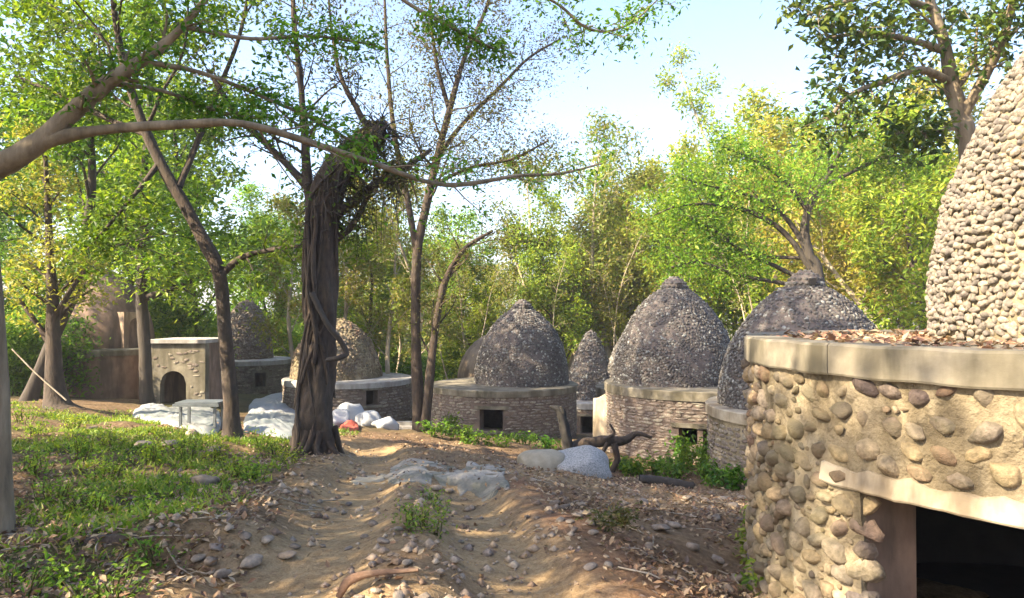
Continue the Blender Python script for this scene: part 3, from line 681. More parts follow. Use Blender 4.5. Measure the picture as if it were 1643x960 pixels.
# ------------------------------------------------------------------ trees
def grow(rng, p, d, L, r, lvl, o, br, lp):
    n = max(3, int(L / o['seg'])); pts = [p]; st = L / n
    dd = d.copy()
    for i in range(n):
        dd = dd + rng.normal(0, o['wig'], 3) + np.array([0, 0, o['up'] * (1 if lvl < o['max'] else o.get('droop', 0.3))]); dd = dd / np.linalg.norm(dd)
        pts.append(pts[-1] + dd * st)
    pts = np.array(pts); rad = np.linspace(r, max(r * o['tap'], o['rmin']), n + 1)
    br.append((lvl, pts, rad))
    if lvl >= o['max']:
        lp.append(pts[1:]); return
    spawn(rng, pts, rad, L, lvl, o, br, lp)

def spawn(rng, pts, rad, L, lvl, o, br, lp, f0=None, nch=None):
    k = nch or o['nch'][lvl]; n = len(pts) - 1
    f0 = o['start'][lvl] if f0 is None else f0
    az = rng.uniform(0, 2 * PI)
    for c in range(k):
        f = f0 + (1 - f0) * (c + rng.uniform(.2, .9)) / k; f = min(f, 1.0); q = f * n; i = min(int(q), n - 1)
        pp = pts[i] + (pts[i + 1] - pts[i]) * (q - i); rr = rad[i] + (rad[i + 1] - rad[i]) * (q - i)
        T = nrm(pts[i + 1] - pts[i]); az += 2.4 + rng.normal(0, .35)
        ref = np.array([0, 0, 1.0]) if abs(T[2]) < .9 else np.array([1.0, 0, 0])
        U = nrm(np.cross(T, ref)); W = np.cross(T, U)
        an = math.radians(o['ang']) * rng.uniform(.65, 1.25)
        nd_ = T * math.cos(an) + (U * math.cos(az) + W * math.sin(az)) * math.sin(an)
        Lc = L * o['ratio'] * rng.uniform(.7, 1.2) * (1.15 - .45 * f)
        grow(rng, pp, nd_, Lc, max(rr * o['rr'] * rng.uniform(.75, 1.05), o['rmin']), lvl + 1, o, br, lp)

def leaves(pts, per, spread, size, rng, droop=.35, asp=.45, flat=.6):
    pts = np.concatenate(pts) if isinstance(pts, list) else pts
    c = np.repeat(pts, per, 0); n_ = len(c); c = c + rng.normal(0, spread, (n_, 3))
    nn = rng.normal(0, 1, (n_, 3)); nn[:, 2] = np.abs(nn[:, 2]) + flat; nn = nrm(nn)
    ax = nrm(np.cross(nn, rng.normal(0, 1, (n_, 3)))); ax[:, 2] -= droop; ax = nrm(ax); sd = nrm(np.cross(nn, ax)); nn = np.cross(ax, sd)
    Lz = (size * rng.uniform(.6, 1.35, n_))[:, None]; Wd = Lz * asp * rng.uniform(.8, 1.2, (n_, 1))
    V = np.stack([c, c + ax * Lz * .45 + sd * Wd * .5 + nn * Lz * .1, c + ax * Lz, c + ax * Lz * .45 - sd * Wd * .5 + nn * Lz * .1], 1).reshape(-1, 3)
    mbx = MB(); mbx.add(V, np.arange(n_ * 4).reshape(-1, 4)); return mbx

OPT = dict(seg=.45, wig=.13, up=.04, tap=.35, rmin=.006, max=3, nch=[7, 6, 5], start=[.35, .25, .2], ang=48, ratio=.56, rr=.42, droop=-.05)
def opt(**k): o = dict(OPT); o.update(k); return o

def tree(name, label, group, base, main, limbs, o, seed, bark, leaf, per, spread, size, spawn_main=True, limb_n=None, droop=.35, sides=9, rough=.12, flute=0.0, cat='tree', keep=None, asp=.45, main_f0=None, fine=5):
    """base: world point; main: rows (x,y,z,r) of the trunk; limbs: list of rows"""
    rng = np.random.default_rng(seed); base = np.asarray(base, float)
    root = thing(name, label, cat, base, group)
    main = smooth_path(main, fine); br = []; lp = []
    m_ = MB(); tube(m_, main[:, :3], main[:, 3], sides, rough, seed, flute=flute); m_.obj('trunk', M[bark], root, off=base)
    Lm = np.linalg.norm(np.diff(main[:, :3], axis=0), axis=1).sum()
    if spawn_main: spawn(rng, main[:, :3], main[:, 3], Lm * (o.get('lm', .8)), 0, o, br, lp, main_f0)
    for li, lb in enumerate(limbs):
        lb = smooth_path(lb, 5); m_ = MB(); tube(m_, lb[:, :3], lb[:, 3] * (1 + .16 * vnoise(np.arange(len(lb)) * .7, np.zeros(len(lb)), seed + li)), 10, rough * 1.3, seed + li); m_.obj('limb', M[bark], root, off=base)
        L = np.linalg.norm(np.diff(lb[:, :3], axis=0), axis=1).sum()
        spawn(rng, lb[:, :3], lb[:, 3], L * o.get('ll', .7), 1, o, br, lp, o.get('lf0', .25), limb_n)
    if br:
        m_ = MB()
        for lvl, p_, r_ in br: tube(m_, p_, r_, 6 if lvl <= 1 else (5 if lvl == 2 else 3), cap=False)
        m_.obj('branches', M[bark], root, off=base)['kind'] = 'stuff'
    if lp and per:
        pts = np.concatenate(lp)
        if keep is not None: pts = pts[keep(pts)]
        leaves(pts, per, spread, size, rng, droop, asp).obj('crown', M[leaf], root, smooth=False, off=base)
    return root

def px_path(rows, Y, k=1.0):
    """rows of (px, py, radius_px[, dY]) at depth Y"""
    out = []
    for r in rows:
        r = (r[0], r[1], r[2] * k) + tuple(r[3:])
        y = Y + (r[3] if len(r) > 3 else 0); p = P(r[0], r[1], y); out.append((p[0], p[1], p[2], r[2] / FPX * y))
    return out

# ---- left edge tree with the long boughs over the path
Y = 6.2
b = hit(0, 850)
mainA = [(b[0], b[1], b[2] - .2, .14), (b[0] + .02, b[1], b[2] + .25, .085), (b[0] - .02, b[1], 1.2, .07), (b[0] - .12, b[1] - .05, 2.4, .068), (b[0] - .55, b[1] - .1, 3.8, .062), (b[0] - .8, b[1] - .2, 5.6, .07), (b[0] - 1.0, b[1], 7.2, .05), (b[0] - .6, b[1] + 1.0, 9.2, .035), (b[0] - .3, b[1] + 1.8, 10.4, .02)]
tree('tree', 'smooth grey tree at the grass edge with long boughs over the path', None, b, mainA,
     [px_path([(-75, 320, 24), (-20, 275, 23), (50, 235, 21), (110, 183, 17), (170, 130, 14), (225, 95, 11), (285, 45, 8), (330, -10, 6), (380, -80, 4)], 5.4, .78),
      px_path([(62, 228, 17), (120, 213, 13), (200, 204, 10), (300, 198, 9), (385, 197, 8), (480, 222, 7, .3), (600, 262, 6, .8), (680, 290, 5, 1.2), (740, 296, 5, 1.6), (830, 282, 4, 2), (900, 278, 3, 2.3), (965, 262, 2, 2.6)], 5.4, .78),
      px_path([(225, 96, 7), (320, 115, 5, .2), (410, 150, 4, .4), (500, 190, 3, .6), (590, 240, 2, .8)], 5.4, .78),
      px_path([(290, 40, 5), (400, 60, 4, .4), (500, 55, 3, .8), (600, 70, 2, 1.2)], 5.4, .78),
      px_path([(160, 130, 6), (260, 145, 4, .4), (340, 175, 3, .8), (420, 190, 2, 1.2)], 5.4, .78),
      px_path([(370, -60, 5), (500, -75, 5, .2), (640, -60, 4, .4), (800, -35, 4, .7), (890, 0, 3, .9), (935, 38, 3, 1), (975, 48, 2.5, 1.1), (1020, 30, 2, 1.2), (1058, -5, 1.5, 1.3)], 5.4, .78),
      px_path([(560, -68, 4, .3), (650, 0, 4, .5), (700, 28, 3.5, .6), (750, 55, 3, .8), (810, 85, 2, 1)], 5.4, .78)],
     opt(max=3, nch=[9, 6, 5], ll=.17, lm=.42, lf0=.35, seg=.16, wig=.16, rmin=.0025, start=[.5, .2, .2]), 21, 'bark_grey', 'leaf_green', 4, .07, .06, limb_n=14)

# ---- leaning tree by the pale sheets
b = hit(375, 704); Y = b[1]
tree('tree', 'crooked brown tree with one low side arm beside the pale sheets', None, b,
     [(b[0], b[1], b[2] - .2, .32)] + px_path([(374, 690, 21), (369, 620, 17), (360, 520, 15), (352, 440, 15), (325, 385, 15), (290, 320, 14), (258, 265, 13), (228, 200, 11), (200, 120, 9), (180, 20, 7), (175, -90, 6), (190, -240, 5), (240, -340, 4)], Y, .70),
     [px_path([(354, 440, 9), (390, 412, 7), (440, 400, 5, -.3), (500, 392, 3, -.6), (560, 380, 2, -.8)], Y, .70),
      px_path([(285, 300, 9), (310, 240, 7, .4), (340, 160, 6, .8), (380, 60, 5, 1), (400, -40, 3, 1.2)], Y, .70),
      px_path([(235, 215, 8), (170, 190, 6, .5), (90, 150, 4, .8), (20, 120, 3, 1)], Y, .70),
      px_path([(255, 260, 7), (200, 330, 4, -.5), (140, 400, 3, -.9)], Y, .70)],
     opt(max=3, nch=[16, 6, 5], ll=.42, lm=.52, seg=.3, wig=.15, rmin=.004), 22, 'bark_brown', 'leaf_green', 8, .17, .12, limb_n=9, main_f0=.6, rough=.1)

# ---- the vine wrapped tree
b = hit(507, 728); Y = b[1]
tm = [(b[0], b[1], b[2] - .3, .34)] + px_path([(506, 722, 33), (506, 690, 30), (508, 640, 27), (512, 560, 23), (514, 480, 23), (516, 400, 23), (520, 340, 24), (529, 300, 24), (548, 268, 24), (575, 240, 22), (598, 216, 18), (611, 198, 9)], Y)
vt = tree('tree', 'thick dark trunk wrapped in woody vines with a leaning stub top', None, b, tm,
     [px_path([(498, 330, 9), (492, 280, 8), (488, 220, 7), (480, 130, 5), (470, 40, 4), (465, -60, 3)], Y),
      px_path([(494, 300, 8), (460, 265, 6), (420, 225, 5), (380, 185, 4), (330, 110, 3)], Y),
      px_path([(540, 345, 9), (575, 315, 7), (610, 290, 6), (640, 275, 5, .5), (690, 240, 3, 1)], Y),
      px_path([(595, 215, 6), (570, 170, 4), (545, 120, 3), (530, 40, 2), (520, -60, 2)], Y),
      px_path([(538, 385, 6), (565, 360, 5), (600, 300, 3), (640, 285, 2)], Y)],
     opt(max=3, nch=[3, 5, 4], ll=.40, seg=.22, wig=.2, rmin=.005, droop=-.2), 23, 'bark_brown', 'leaf_olive', 4, .11, .075, spawn_main=False, limb_n=18, sides=40, rough=.22, flute=.10, fine=14)
rng = np.random.default_rng(9); tms = smooth_path(tm, 5); vt_o = np.array(vt.location)
for k in range(26):
    ph0 = rng.uniform(0, 2 * PI); tw = rng.uniform(-6, 6); f0 = rng.uniform(0, .45); f1 = min(1, f0 + rng.uniform(.3, .7)); pts = []; rads = []; rv = rng.uniform(.012, .042)
    for f in np.linspace(f0, f1, 30):
        q = f * (len(tms) - 1); i = min(int(q), len(tms) - 2); c = tms[i] + (tms[i + 1] - tms[i]) * (q - i); a = ph0 + tw * f + .5 * math.sin(f * 11 + k) + .25 * math.sin(f * 29 + k)
        rr_ = c[3] * (1.0 + .14 * math.sin(f * 13 + k * 2)) + rv * .3
        pts.append(c[:3] + np.array([math.cos(a) * rr_, math.sin(a) * rr_, 0])); rads.append(rv * (1.15 - .6 * f))
    m_ = MB(); tube(m_, pts, rads, 7, .12, k); m_.obj('vine', M['bark_brown'], vt, off=vt_o)
m_ = MB(); tube(m_, [q[:3] for q in smooth_path(px_path([(500, 470, 6, -.35), (525, 520, 6, -.4), (545, 545, 6, -.35), (556, 566, 5, -.3), (545, 574, 5, -.35), (525, 578, 5, -.3)], Y), 5)], [.045] * 26, 7, .1, 3); m_.obj('vine_loop', M['bark_dark'], vt, off=vt_o)
for k in range(9):   # buttress roots
    a = rng.uniform(0, 2 * PI) if k > 4 else -2.6 + k * .5; L = rng.uniform(.3, .6); pts = []
    for f in np.linspace(0, 1, 7):
        x = b[0] + math.cos(a + .2 * math.sin(f * 4 + k)) * (.28 + L * f * .6); y = b[1] + math.sin(a) * (.28 + L * f * .6); pts.append((x, y, Gz(x, y) + .42 * (1 - f) ** 2.2 - .02))
    m_ = MB(); tube(m_, pts, np.linspace(.06, .025, 7), 7, .15, k); m_.obj('root', M['bark_brown'], vt, off=vt_o)
m_ = MB()
for k in range(420):   # tangle of dead creepers round the top
    f = rng.uniform(.45, 1.0) ** .8; q = f * (len(tms) - 1); i = min(int(q), len(tms) - 2); c = tms[i] + (tms[i + 1] - tms[i]) * (q - i); d_ = nrm(rng.normal(0, 1, 3) * [1, 1, .6]); p0 = c[:3] + d_ * c[3] * .9; w_ = rng.normal(0, .09, 3)
    tube(m_, [p0, p0 + d_ * .07 + w_ * .7, p0 + d_ * .09 + w_ * 1.6 - [0, 0, .05], p0 + d_ * rng.uniform(.03, .22) + w_ * 2.3 - [0, 0, rng.uniform(.03, .25)]], [.012, .010, .007, .004], 4, cap=False)
o = m_.obj('creeper_tangle', M['bark_dark'], vt, off=vt_o); o['kind'] = 'stuff'
tufts = rng.normal(0, 1, (420, 3)) * [.17, .2, .17] + P(590, 232, Y); tufts = np.concatenate([tufts, rng.normal(0, 1, (240, 3)) * [.22, .22, .5] + P(545, 290, Y)])
leaves(tufts, 3, .06, .07, rng, .5).obj('stub_foliage', M['leaf_olive'], vt, smooth=False, off=vt_o)
hang = np.concatenate([P(rng.uniform(560, 640), rng.uniform(285, 330), Y + rng.uniform(-.3, .5))[None] for k in range(60)])
m_ = MB()
for p_ in hang[:40]: tube(m_, [p_, p_ + [rng.normal(0, .03), 0, -.25], p_ + [rng.normal(0, .06), .02, -rng.uniform(.4, 1.0)]], [.008, .006, .003], 3, cap=False)
m_.obj('hanging_twigs', M['bark_dark'], vt, off=vt_o)['kind'] = 'stuff'

# ---- twin tree beside the dark pebble dome
b = hit(676, 692); Y = b[1]
tree('tree', 'tall twin stemmed tree with thin upright crown beside the square windowed hut', None, b,
     [(b[0], b[1], b[2] - .2, .26)] + px_path([(672, 680, 15), (669, 600, 12), (667, 500, 11), (668, 420, 11), (675, 370, 10), (690, 300, 9), (704, 240, 8), (722, 170, 7), (745, 90, 5), (780, 10, 4), (800, -60, 3)], Y, .72),
     [px_path([(682, 688, 11), (690, 600, 9), (700, 520, 8), (715, 450, 7), (745, 400, 5), (790, 370, 3)], Y - .2, .75),
      px_path([(668, 405, 8), (655, 330, 7), (640, 260, 6), (628, 180, 5), (620, 90, 4), (615, -20, 3)], Y, .72),
      px_path([(700, 255, 6), (740, 200, 5, .5), (800, 140, 4, .9), (850, 90, 3, 1.2), (900, 60, 2, 1.5)], Y, .72),
      px_path([(690, 300, 5), (750, 270, 4), (820, 255, 3), (880, 225, 2)], Y, .72),
      px_path([(720, 175, 5), (700, 100, 4), (690, 20, 3), (685, -60, 2)], Y, .72)],
     opt(max=3, nch=[14, 7, 5], ll=.36, lm=.30, seg=.3, wig=.18, rmin=.004, up=.05, rr=.36), 24, 'bark_brown', 'leaf_olive', 8, .24, .095, limb_n=15, main_f0=.5)

# ---- dark forked tree before the brown hut
b = hit(238, 648); Y = b[1]
tree('tree', 'slim dark tree standing before the arched porch of the brown hut', None, b,
     [(b[0], b[1], b[2] - .2, .25)] + px_path([(236, 630, 11), (233, 560, 9), (228, 490, 9), (228, 440, 8), (232, 380, 7), (228, 300, 6), (236, 200, 5), (240, 80, 4)], Y),
     [px_path([(230, 480, 6), (262, 468, 5), (310, 450, 3), (350, 430, 2)], Y), px_path([(229, 430, 6), (215, 380, 5), (190, 330, 4), (160, 260, 3)], Y), px_path([(232, 385, 5), (265, 420, 3), (300, 425, 2)], Y)],
     opt(max=3, nch=[8, 6, 5], ll=.5, lm=.42, seg=.4, rmin=.006), 25, 'bark_dark', 'leaf_lime', 9, .26, .16, limb_n=7, main_f0=.35)

# ---- small yellow leaved tree with prop stick
b = hit(98, 652); Y = b[1]
tree('tree', 'short sapling with pale yellow leaves and mossy flared foot', None, b,
     [(b[0], b[1], b[2] - .2, .5)] + px_path([(92, 645, 20), (88, 600, 13), (86, 540, 11), (84, 480, 9), (80, 420, 7), (76, 340, 5), (70, 250, 3)], Y),
     [px_path([(86, 560, 6), (60, 520, 4), (30, 480, 3)], Y), px_path([(84, 520, 6), (110, 470, 4), (140, 430, 3)], Y)],
     opt(max=3, nch=[10, 5, 4], ll=.5, lm=.36, seg=.3, rmin=.005), 26, 'bark_brown', 'leaf_pale', 5, .16, .12, limb_n=3, main_f0=.45)

# ---- big dark tree arching over the domes at the right
b = np.array([(1312 - 821.5) / FPX * 21, 21, Gz((1312 - 821.5) / FPX * 21, 21)]); Y = 21
tree('tree', 'dark thick trunked tree arching its limbs over the finial dome', None, b,
     [(b[0], b[1], b[2] - .2, .32), (b[0] + .1, b[1], b[2] + 1.2, .25)] + px_path([(1312, 450, 20), (1298, 410, 16), (1292, 370, 13), (1300, 330, 10), (1330, 280, 8), (1360, 220, 5)], Y, .56),
     [px_path([(1300, 430, 9), (1270, 385, 8), (1235, 355, 7), (1190, 335, 6), (1140, 328, 5), (1090, 330, 3), (1050, 345, 2)], Y, .56),
      px_path([(1295, 400, 8), (1262, 350, 7), (1215, 318, 5), (1150, 300, 4), (1090, 285, 3)], Y, .56),
      px_path([(1290, 450, 7), (1240, 425, 6), (1195, 405, 5), (1150, 372, 4), (1110, 350, 3)], Y, .56),
      px_path([(1292, 460, 7), (1230, 450, 6), (1180, 440, 5), (1120, 420, 4), (1075, 430, 3)], Y, .56),
      px_path([(1298, 340, 7), (1260, 290, 5), (1210, 255, 4), (1160, 235, 3)], Y, .56),
      px_path([(1320, 300, 6), (1380, 270, 5), (1430, 250, 4), (1480, 260, 3)], Y, .56)],
     opt(max=3, nch=[6, 6, 5], ll=.34, lm=.4, seg=.35, rmin=.006, up=.07), 27, 'bark_dark', 'leaf_lime', 10, .24, .12, limb_n=13)

# ---- glossy leaved tree behind the near dome
b = np.array([8.2, 12.6, Gz(8.2, 12.6)]); Y = 12.6
tree('tree', 'broad glossy dark leaved tree leaning up behind the near pebble dome', None, b,
     [(b[0], b[1], b[2] - .2, .24)] + [(8.2, 12.6, 1.4, .19)] + px_path([(1556, 235, 15), (1545, 190, 13), (1530, 130, 11), (1520, 70, 9), (1500, 10, 8), (1480, -60, 6)], Y - .4),
     [px_path([(1545, 190, 9), (1590, 110, 8, -.4), (1620, 40, 7, -.7), (1640, -40, 5, -1)], Y - .4),
      px_path([(1530, 130, 7), (1480, 110, 6, -.5), (1420, 130, 5, -.9), (1370, 150, 4, -1.2), (1330, 190, 3, -1.4)], Y - .4),
      px_path([(1522, 80, 7), (1460, 60, 5, -.5), (1390, 50, 4, -.9), (1330, 60, 3, -1.2)], Y - .4),
      px_path([(1500, 10, 6), (1430, -10, 4, -.5), (1360, 0, 3, -1), (1300, 20, 2, -1.3)], Y - .4),
      px_path([(1545, 200, 6), (1500, 210, 4, -.4), (1440, 215, 3, -.6)], Y - .4)],
     opt(max=3, nch=[6, 5, 4], ll=.40, lm=.34, seg=.25, rmin=.005), 28, 'bark_grey', 'leaf_dark', 5, .16, .14, limb_n=11, asp=.5, main_f0=.4)

# ---- prototype trees for the wood, copied
def proto(kind, seed, H, r, o, bark, leaf, per, spread, size, bare=.3, cluster=0, droop=.35):
    rng = np.random.default_rng(seed); mains = []; br = []; lp = []
    tb = MB()
    for c in range(max(1, cluster)):
        q = np.array([rng.normal(0, .25), rng.normal(0, .25), -.3]) if cluster else np.array([0, 0, -.3]); d = np.array([rng.normal(0, .12), rng.normal(0, .12), 1.0]); pts = [q]
        for i in range(9): d = nrm(d + rng.normal(0, .09, 3) + [0, 0, .06]); pts.append(pts[-1] + d * (H * rng.uniform(.85, 1.05)) / 9)
        pts = np.array(pts); rad = np.linspace(r, r * .25, 10); rad[0] *= 1.4
        mn = smooth_path(np.c_[pts, rad], 3); tube(tb, mn[:, :3], mn[:, 3], 8, .12, seed)
        spawn(rng, mn[:, :3], mn[:, 3], H * o.get('lm', .55), 0, o, br, lp, bare)
    for lvl, p_, r_ in br: tube(tb, p_, r_, 5 if lvl <= 1 else 3, cap=False)
    t_me = tb.mesh('trunk'); t_me.materials.append(M[bark])
    pts = np.concatenate(lp)
    c_me = leaves(pts, per, spread, size, rng, droop).mesh('crown', False); c_me.materials.append(M[leaf])
    return t_me, c_me

BG = dict(
 lime=proto('lime', 101, 10, .16, opt(max=3, nch=[11, 6, 4], ratio=.52, seg=.5, lm=.50, rmin=.01), 'bark_brown', 'leaf_lime', 11, .23, .20, .25),
 yellow=proto('yellow', 102, 10, .13, opt(max=3, nch=[11, 6, 4], ratio=.5, seg=.5, lm=.46, rmin=.01), 'bark_pale', 'leaf_yellow', 8, .23, .19, .33, cluster=2),
 green=proto('green', 103, 11, .18, opt(max=3, nch=[12, 6, 4], ratio=.52, seg=.5, lm=.50, rmin=.01), 'bark_dark', 'leaf_green', 11, .23, .21, .22),
 slender=proto('slender', 104, 13, .11, opt(max=3, nch=[18, 4, 3], ratio=.45, ang=32, seg=.4, lm=.20, rmin=.008), 'bark_pale', 'leaf_lime', 7, .2, .15, .2),
 olive=proto('olive', 105, 9, .10, opt(max=3, nch=[9, 6, 4], ratio=.5, ang=38, seg=.4, lm=.42, rmin=.007, up=.07), 'bark_pale', 'leaf_sage', 7, .2, .15, .25, cluster=2),
 orange=proto('orange', 106, 8, .10, opt(max=3, nch=[9, 6, 4], ratio=.5, seg=.45, lm=.45, rmin=.008), 'bark_pale', 'leaf_orange', 8, .3, .15, .25, cluster=2),
 pole=proto('pole', 110, 10, .055, opt(max=2, nch=[9, 4], ratio=.5, ang=40, seg=.35, lm=.22, rmin=.006), 'bark_pale', 'leaf_sage', 5, .16, .15, .5, cluster=2),
 airy=proto('airy', 109, 9, .10, opt(max=3, nch=[9, 5, 4], ratio=.5, ang=46, seg=.4, lm=.5, rmin=.007), 'bark_grey', 'leaf_green', 6, .13, .15, .35),
 shrub=proto('shrub', 107, 2.6, .03, opt(max=2, nch=[9, 6], ratio=.55, seg=.25, lm=.55, rmin=.005), 'bark_brown', 'leaf_lime', 14, .24, .14, .05, cluster=4),
 gshrub=proto('gshrub', 108, 2.6, .03, opt(max=2, nch=[9, 6], ratio=.55, seg=.25, lm=.55, rmin=.005), 'bark_brown', 'leaf_green', 14, .24, .14, .05, cluster=4))
INFO = dict(
 lime=('tree', 'leafy bright green brown trunked tree', 'bright green trees of the wood'),
 yellow=('tree', 'yellow green pale stemmed tree', 'yellow green trees of the wood'),
 green=('tree', 'deep green spreading dark trunked tree', 'deep green trees of the wood'),
 slender=('tree', 'very tall narrow pale green tree', 'narrow tall trees'),
 olive=('tree', 'thin olive leaved tree', 'thin olive trees of the wood'),
 orange=('tree', 'small orange tan leaved tree', 'orange leaved trees of the wood'),
 pole=('tree', 'pale bare stemmed pole tree', 'bare stemmed pole trees of the wood'),
 airy=('tree', 'open crowned green tree', 'open crowned trees on the bank'),
 shrub=('shrub', 'bushy bright green shrub', 'bright green undergrowth shrubs'),
 gshrub=('shrub', 'bushy deep green shrub', 'deep green undergrowth shrubs'))
def where(x, y):
    if y < 1 or x / max(y, .1) < -.72: return 'at the left side of the grassy bank'
    px = 821.5 + x / y * FPX; deep = 'far behind' if y > 46 else 'behind'
    for lim, w in ((60, 'the yellow leaved sapling'), (340, 'the brown arched porch hut'), (480, 'the low drum with pale sheets'), (680, 'the vine wrapped trunk'), (900, 'the dark square windowed dome hut'), (1020, 'the small pointed dome'), (1190, 'the tall grey dome'), (1450, 'the finial dome')):
        if px < lim: return deep + ' ' + w
    return deep + ' the big cobbled hut'
def plant(kind, x, y, s=1.0, rz=None, sz=None, rg=random.Random(4)):
    nm, lab, grp = INFO[kind]; lab = lab + ' ' + where(x, y)
    r = thing(nm, lab, nm, (x, y, Gz(x, y) - .05), grp); r.rotation_euler = (0, 0, rg.uniform(0, 6.28) if rz is None else rz); r.scale = (s, s, sz or s * rg.uniform(.92, 1.1))
    for nm2, me in zip(('trunk', 'crown'), BG[kind]):
        o = bpy.data.objects.new(nm2, me); COL.objects.link(o); o.parent = r
    return r
def plant_px(kind, px, Y, s=1.0, **k): return plant(kind, (px - 821.5) / FPX * Y, Y, s, **k)

# left wood
for kind, px, Y, s in [('green', 40, 19, 1.05), ('green', 150, 33, 1.35), ('green', 300, 30, 1.15), ('green', 20, 30, 1.3), ('green', -60, 24, 1.3), ('lime', 400, 42, 1.1), ('green', 90, 45, 1.6), ('lime', -20, 60, 1.7), ('lime', 440, 45, .9),
                       # right wood
                       ('yellow', 990, 38, 1.3), ('lime', 935, 41, 1.2), ('yellow', 1055, 40, 1.3), ('lime', 1125, 36, 1.25), ('yellow', 1190, 37, 1.45), ('lime', 1260, 33, 1.4), ('yellow', 1340, 34, 1.35), ('yellow', 1440, 27, 1.2), ('lime', 1500, 24, 1.1), ('yellow', 1400, 40, 1.5), ('lime', 1180, 48, 1.45), ('yellow', 1540, 36, 1.6), ('lime', 1320, 52, 1.8), ('lime', 1600, 30, 1.3), ('orange', 1300, 35, 1.2), ('orange', 925, 44, 1.2), ('green', 1230, 44, 1.3), ('lime', 1460, 50, 1.7),
                       ('olive', 870, 37, 1.15), ('yellow', 1000, 39, 1.1), ('olive', 760, 39, .95), ('olive', 620, 36, .8),
                       ('slender', 1212, 38, 1.62), ('olive', 500, 30, 1.1), ('lime', 590, 33, .85), ('lime', 545, 38, .95), ('olive', 640, 29, 1.15), ('lime', 725, 40, .95), ('lime', 700, 42, .95), ('olive', 885, 38, 1.5), ('lime', 905, 36, .95), ('yellow', 590, 55, 1.0), ('lime', 640, 64, 1.1), ('yellow', 1010, 46, 1.35), ('lime', 470, 46, 1.0),
                       ('lime', 740, 38, .72), ('yellow', 800, 44, .75), ('lime', 640, 46, .75), ('yellow', 560, 48, .7), ('lime', 860, 48, .85), ('yellow', 690, 58, .85), ('lime', 770, 62, .95), ('yellow', 900, 60, 1.0), ('yellow', 1010, 56, 1.25), ('orange', 845, 42, .8),
                       ('lime', 960, 76, 1.3), ('lime', 1100, 70, 1.5), ('green', 1280, 72, 1.7), ('green', 1450, 70, 1.8), ('green', 0, 80, 1.9)]:
    plant_px(kind, px, Y, s)
rg = random.Random(31)
for px in (868, 1012, 1030, 1120, 1205, 1370, 1420, 1465, 745, 600): plant_px('pole', px, rg.uniform(29, 36) if px > 1150 or px < 650 else rg.uniform(35, 41), rg.uniform(.8, 1.15))
rg = random.Random(8)
for px in range(-40, 1680, 48):
    Y = rg.uniform(38, 52) if not (1180 < px) else rg.uniform(26, 40)
    plant_px('shrub' if rg.random() < .6 else 'gshrub', px + rg.uniform(-20, 20), Y, rg.uniform(.9, 1.6))
for kind, px, Y, s in [('gshrub', 60, 23, 1.0), ('shrub', 290, 28.5, 1.3), ('shrub', 350, 45, 1.6), ('gshrub', 655, 31, .9), ('gshrub', 705, 41, 1.0), ('gshrub', 30, 27, 1.4), ('shrub', 470, 44, 1.3), ('shrub', 440, 40, 1.4), ('gshrub', 20, 21, .9), ('gshrub', 255, 31, 1.6)]:
    plant_px(kind, px, Y, s)
# canopy to the left of the frame and behind the photographer: they throw the dappled shade
for kind, x, y, s in [('green', -11, 8.5, 1.15), ('lime', -9.5, 3.0, 1.05), ('airy', -7.2, -1.6, 1.1), ('green', -13.5, 2, 1.2), ('lime', -10, -4, 1.0), ('airy', -6.6, 1.4, .9), ('airy', -4.6, -3.4, .9), ('airy', -8.4, 2.0, 1.2)]:
    plant(kind, x, y, s)

# ------------------------------------------------------------------ rocks, boulders, slabs, dead wood
import bmesh
def rock_mesh(seed, sub, flat=.7, rough=.25, freq=1.7):
    bm = bmesh.new(); bmesh.ops.create_icosphere(bm, subdivisions=sub, radius=.5)
    V = np.array([v.co[:] for v in bm.verts]); r = np.random.default_rng(seed); o_ = r.uniform(0, 50, 3)
    d = 1 + rough * (vnoise(V[:, 0] * freq * 2 + o_[0], V[:, 1] * freq * 2 + V[:, 2] * 2.3 + o_[1], seed) * 2 + .6 * vnoise(V[:, 2] * freq * 4 + o_[2], V[:, 0] * freq * 4 - V[:, 1] * 3, seed + 3))
    V = V * d[:, None]
    for k in range(5):     # chip planes
        n_ = nrm(r.normal(0, 1, 3)); c = r.uniform(.30, .42); dd = V @ n_ - c; V = V - np.outer(np.maximum(dd, 0) * .85, n_)
    V[:, 2] *= flat
    for v, co in zip(bm.verts, V): v.co = co
    me = bpy.data.meshes.new('rock'); bm.to_mesh(me); bm.free()
    for p in me.polygons: p.use_smooth = True
    return me
RK = []
for k in range(9): me = rock_mesh(300 + k, 3 if k < 3 else 2, rng.uniform(.5, .8)); me.materials.append(M['rock']); RK.append(me)
rg = random.Random(15)
def rock(x, y, s, label, group, k=None, sink=.25, name='rock', asp=1.3):
    o = bpy.data.objects.new(name, RK[rg.randrange(9) if k is None else k]); COL.objects.link(o)
    o.scale = (s * asp, s, s * rg.uniform(.7, 1.0)); o.rotation_euler = (rg.uniform(-.2, .2), rg.uniform(-.2, .2), rg.uniform(0, 6.3))
    o.location = (x, y, Gz(x, y) + s * .35 * (1 - 2 * sink)); return tag(o, label, 'rock', group)
def rock_px(px, py, wpx, label, group, **k):
    h_ = hit(px, py); return rock(h_[0], h_[1], wpx / FPX * h_[1] / 1.4, label, group, **k)
for px, py, w in [(462, 893, 38), (362, 925, 40), (430, 872, 34), (395, 862, 30), (370, 850, 26), (340, 905, 30), (475, 878, 22), (405, 905, 44), (350, 880, 28), (320, 900, 30), (520, 876, 14)]:
    rock_px(px, py, w, 'grey rounded rock lying left of the wheel track beside the grass', 'grey rocks left of the track')
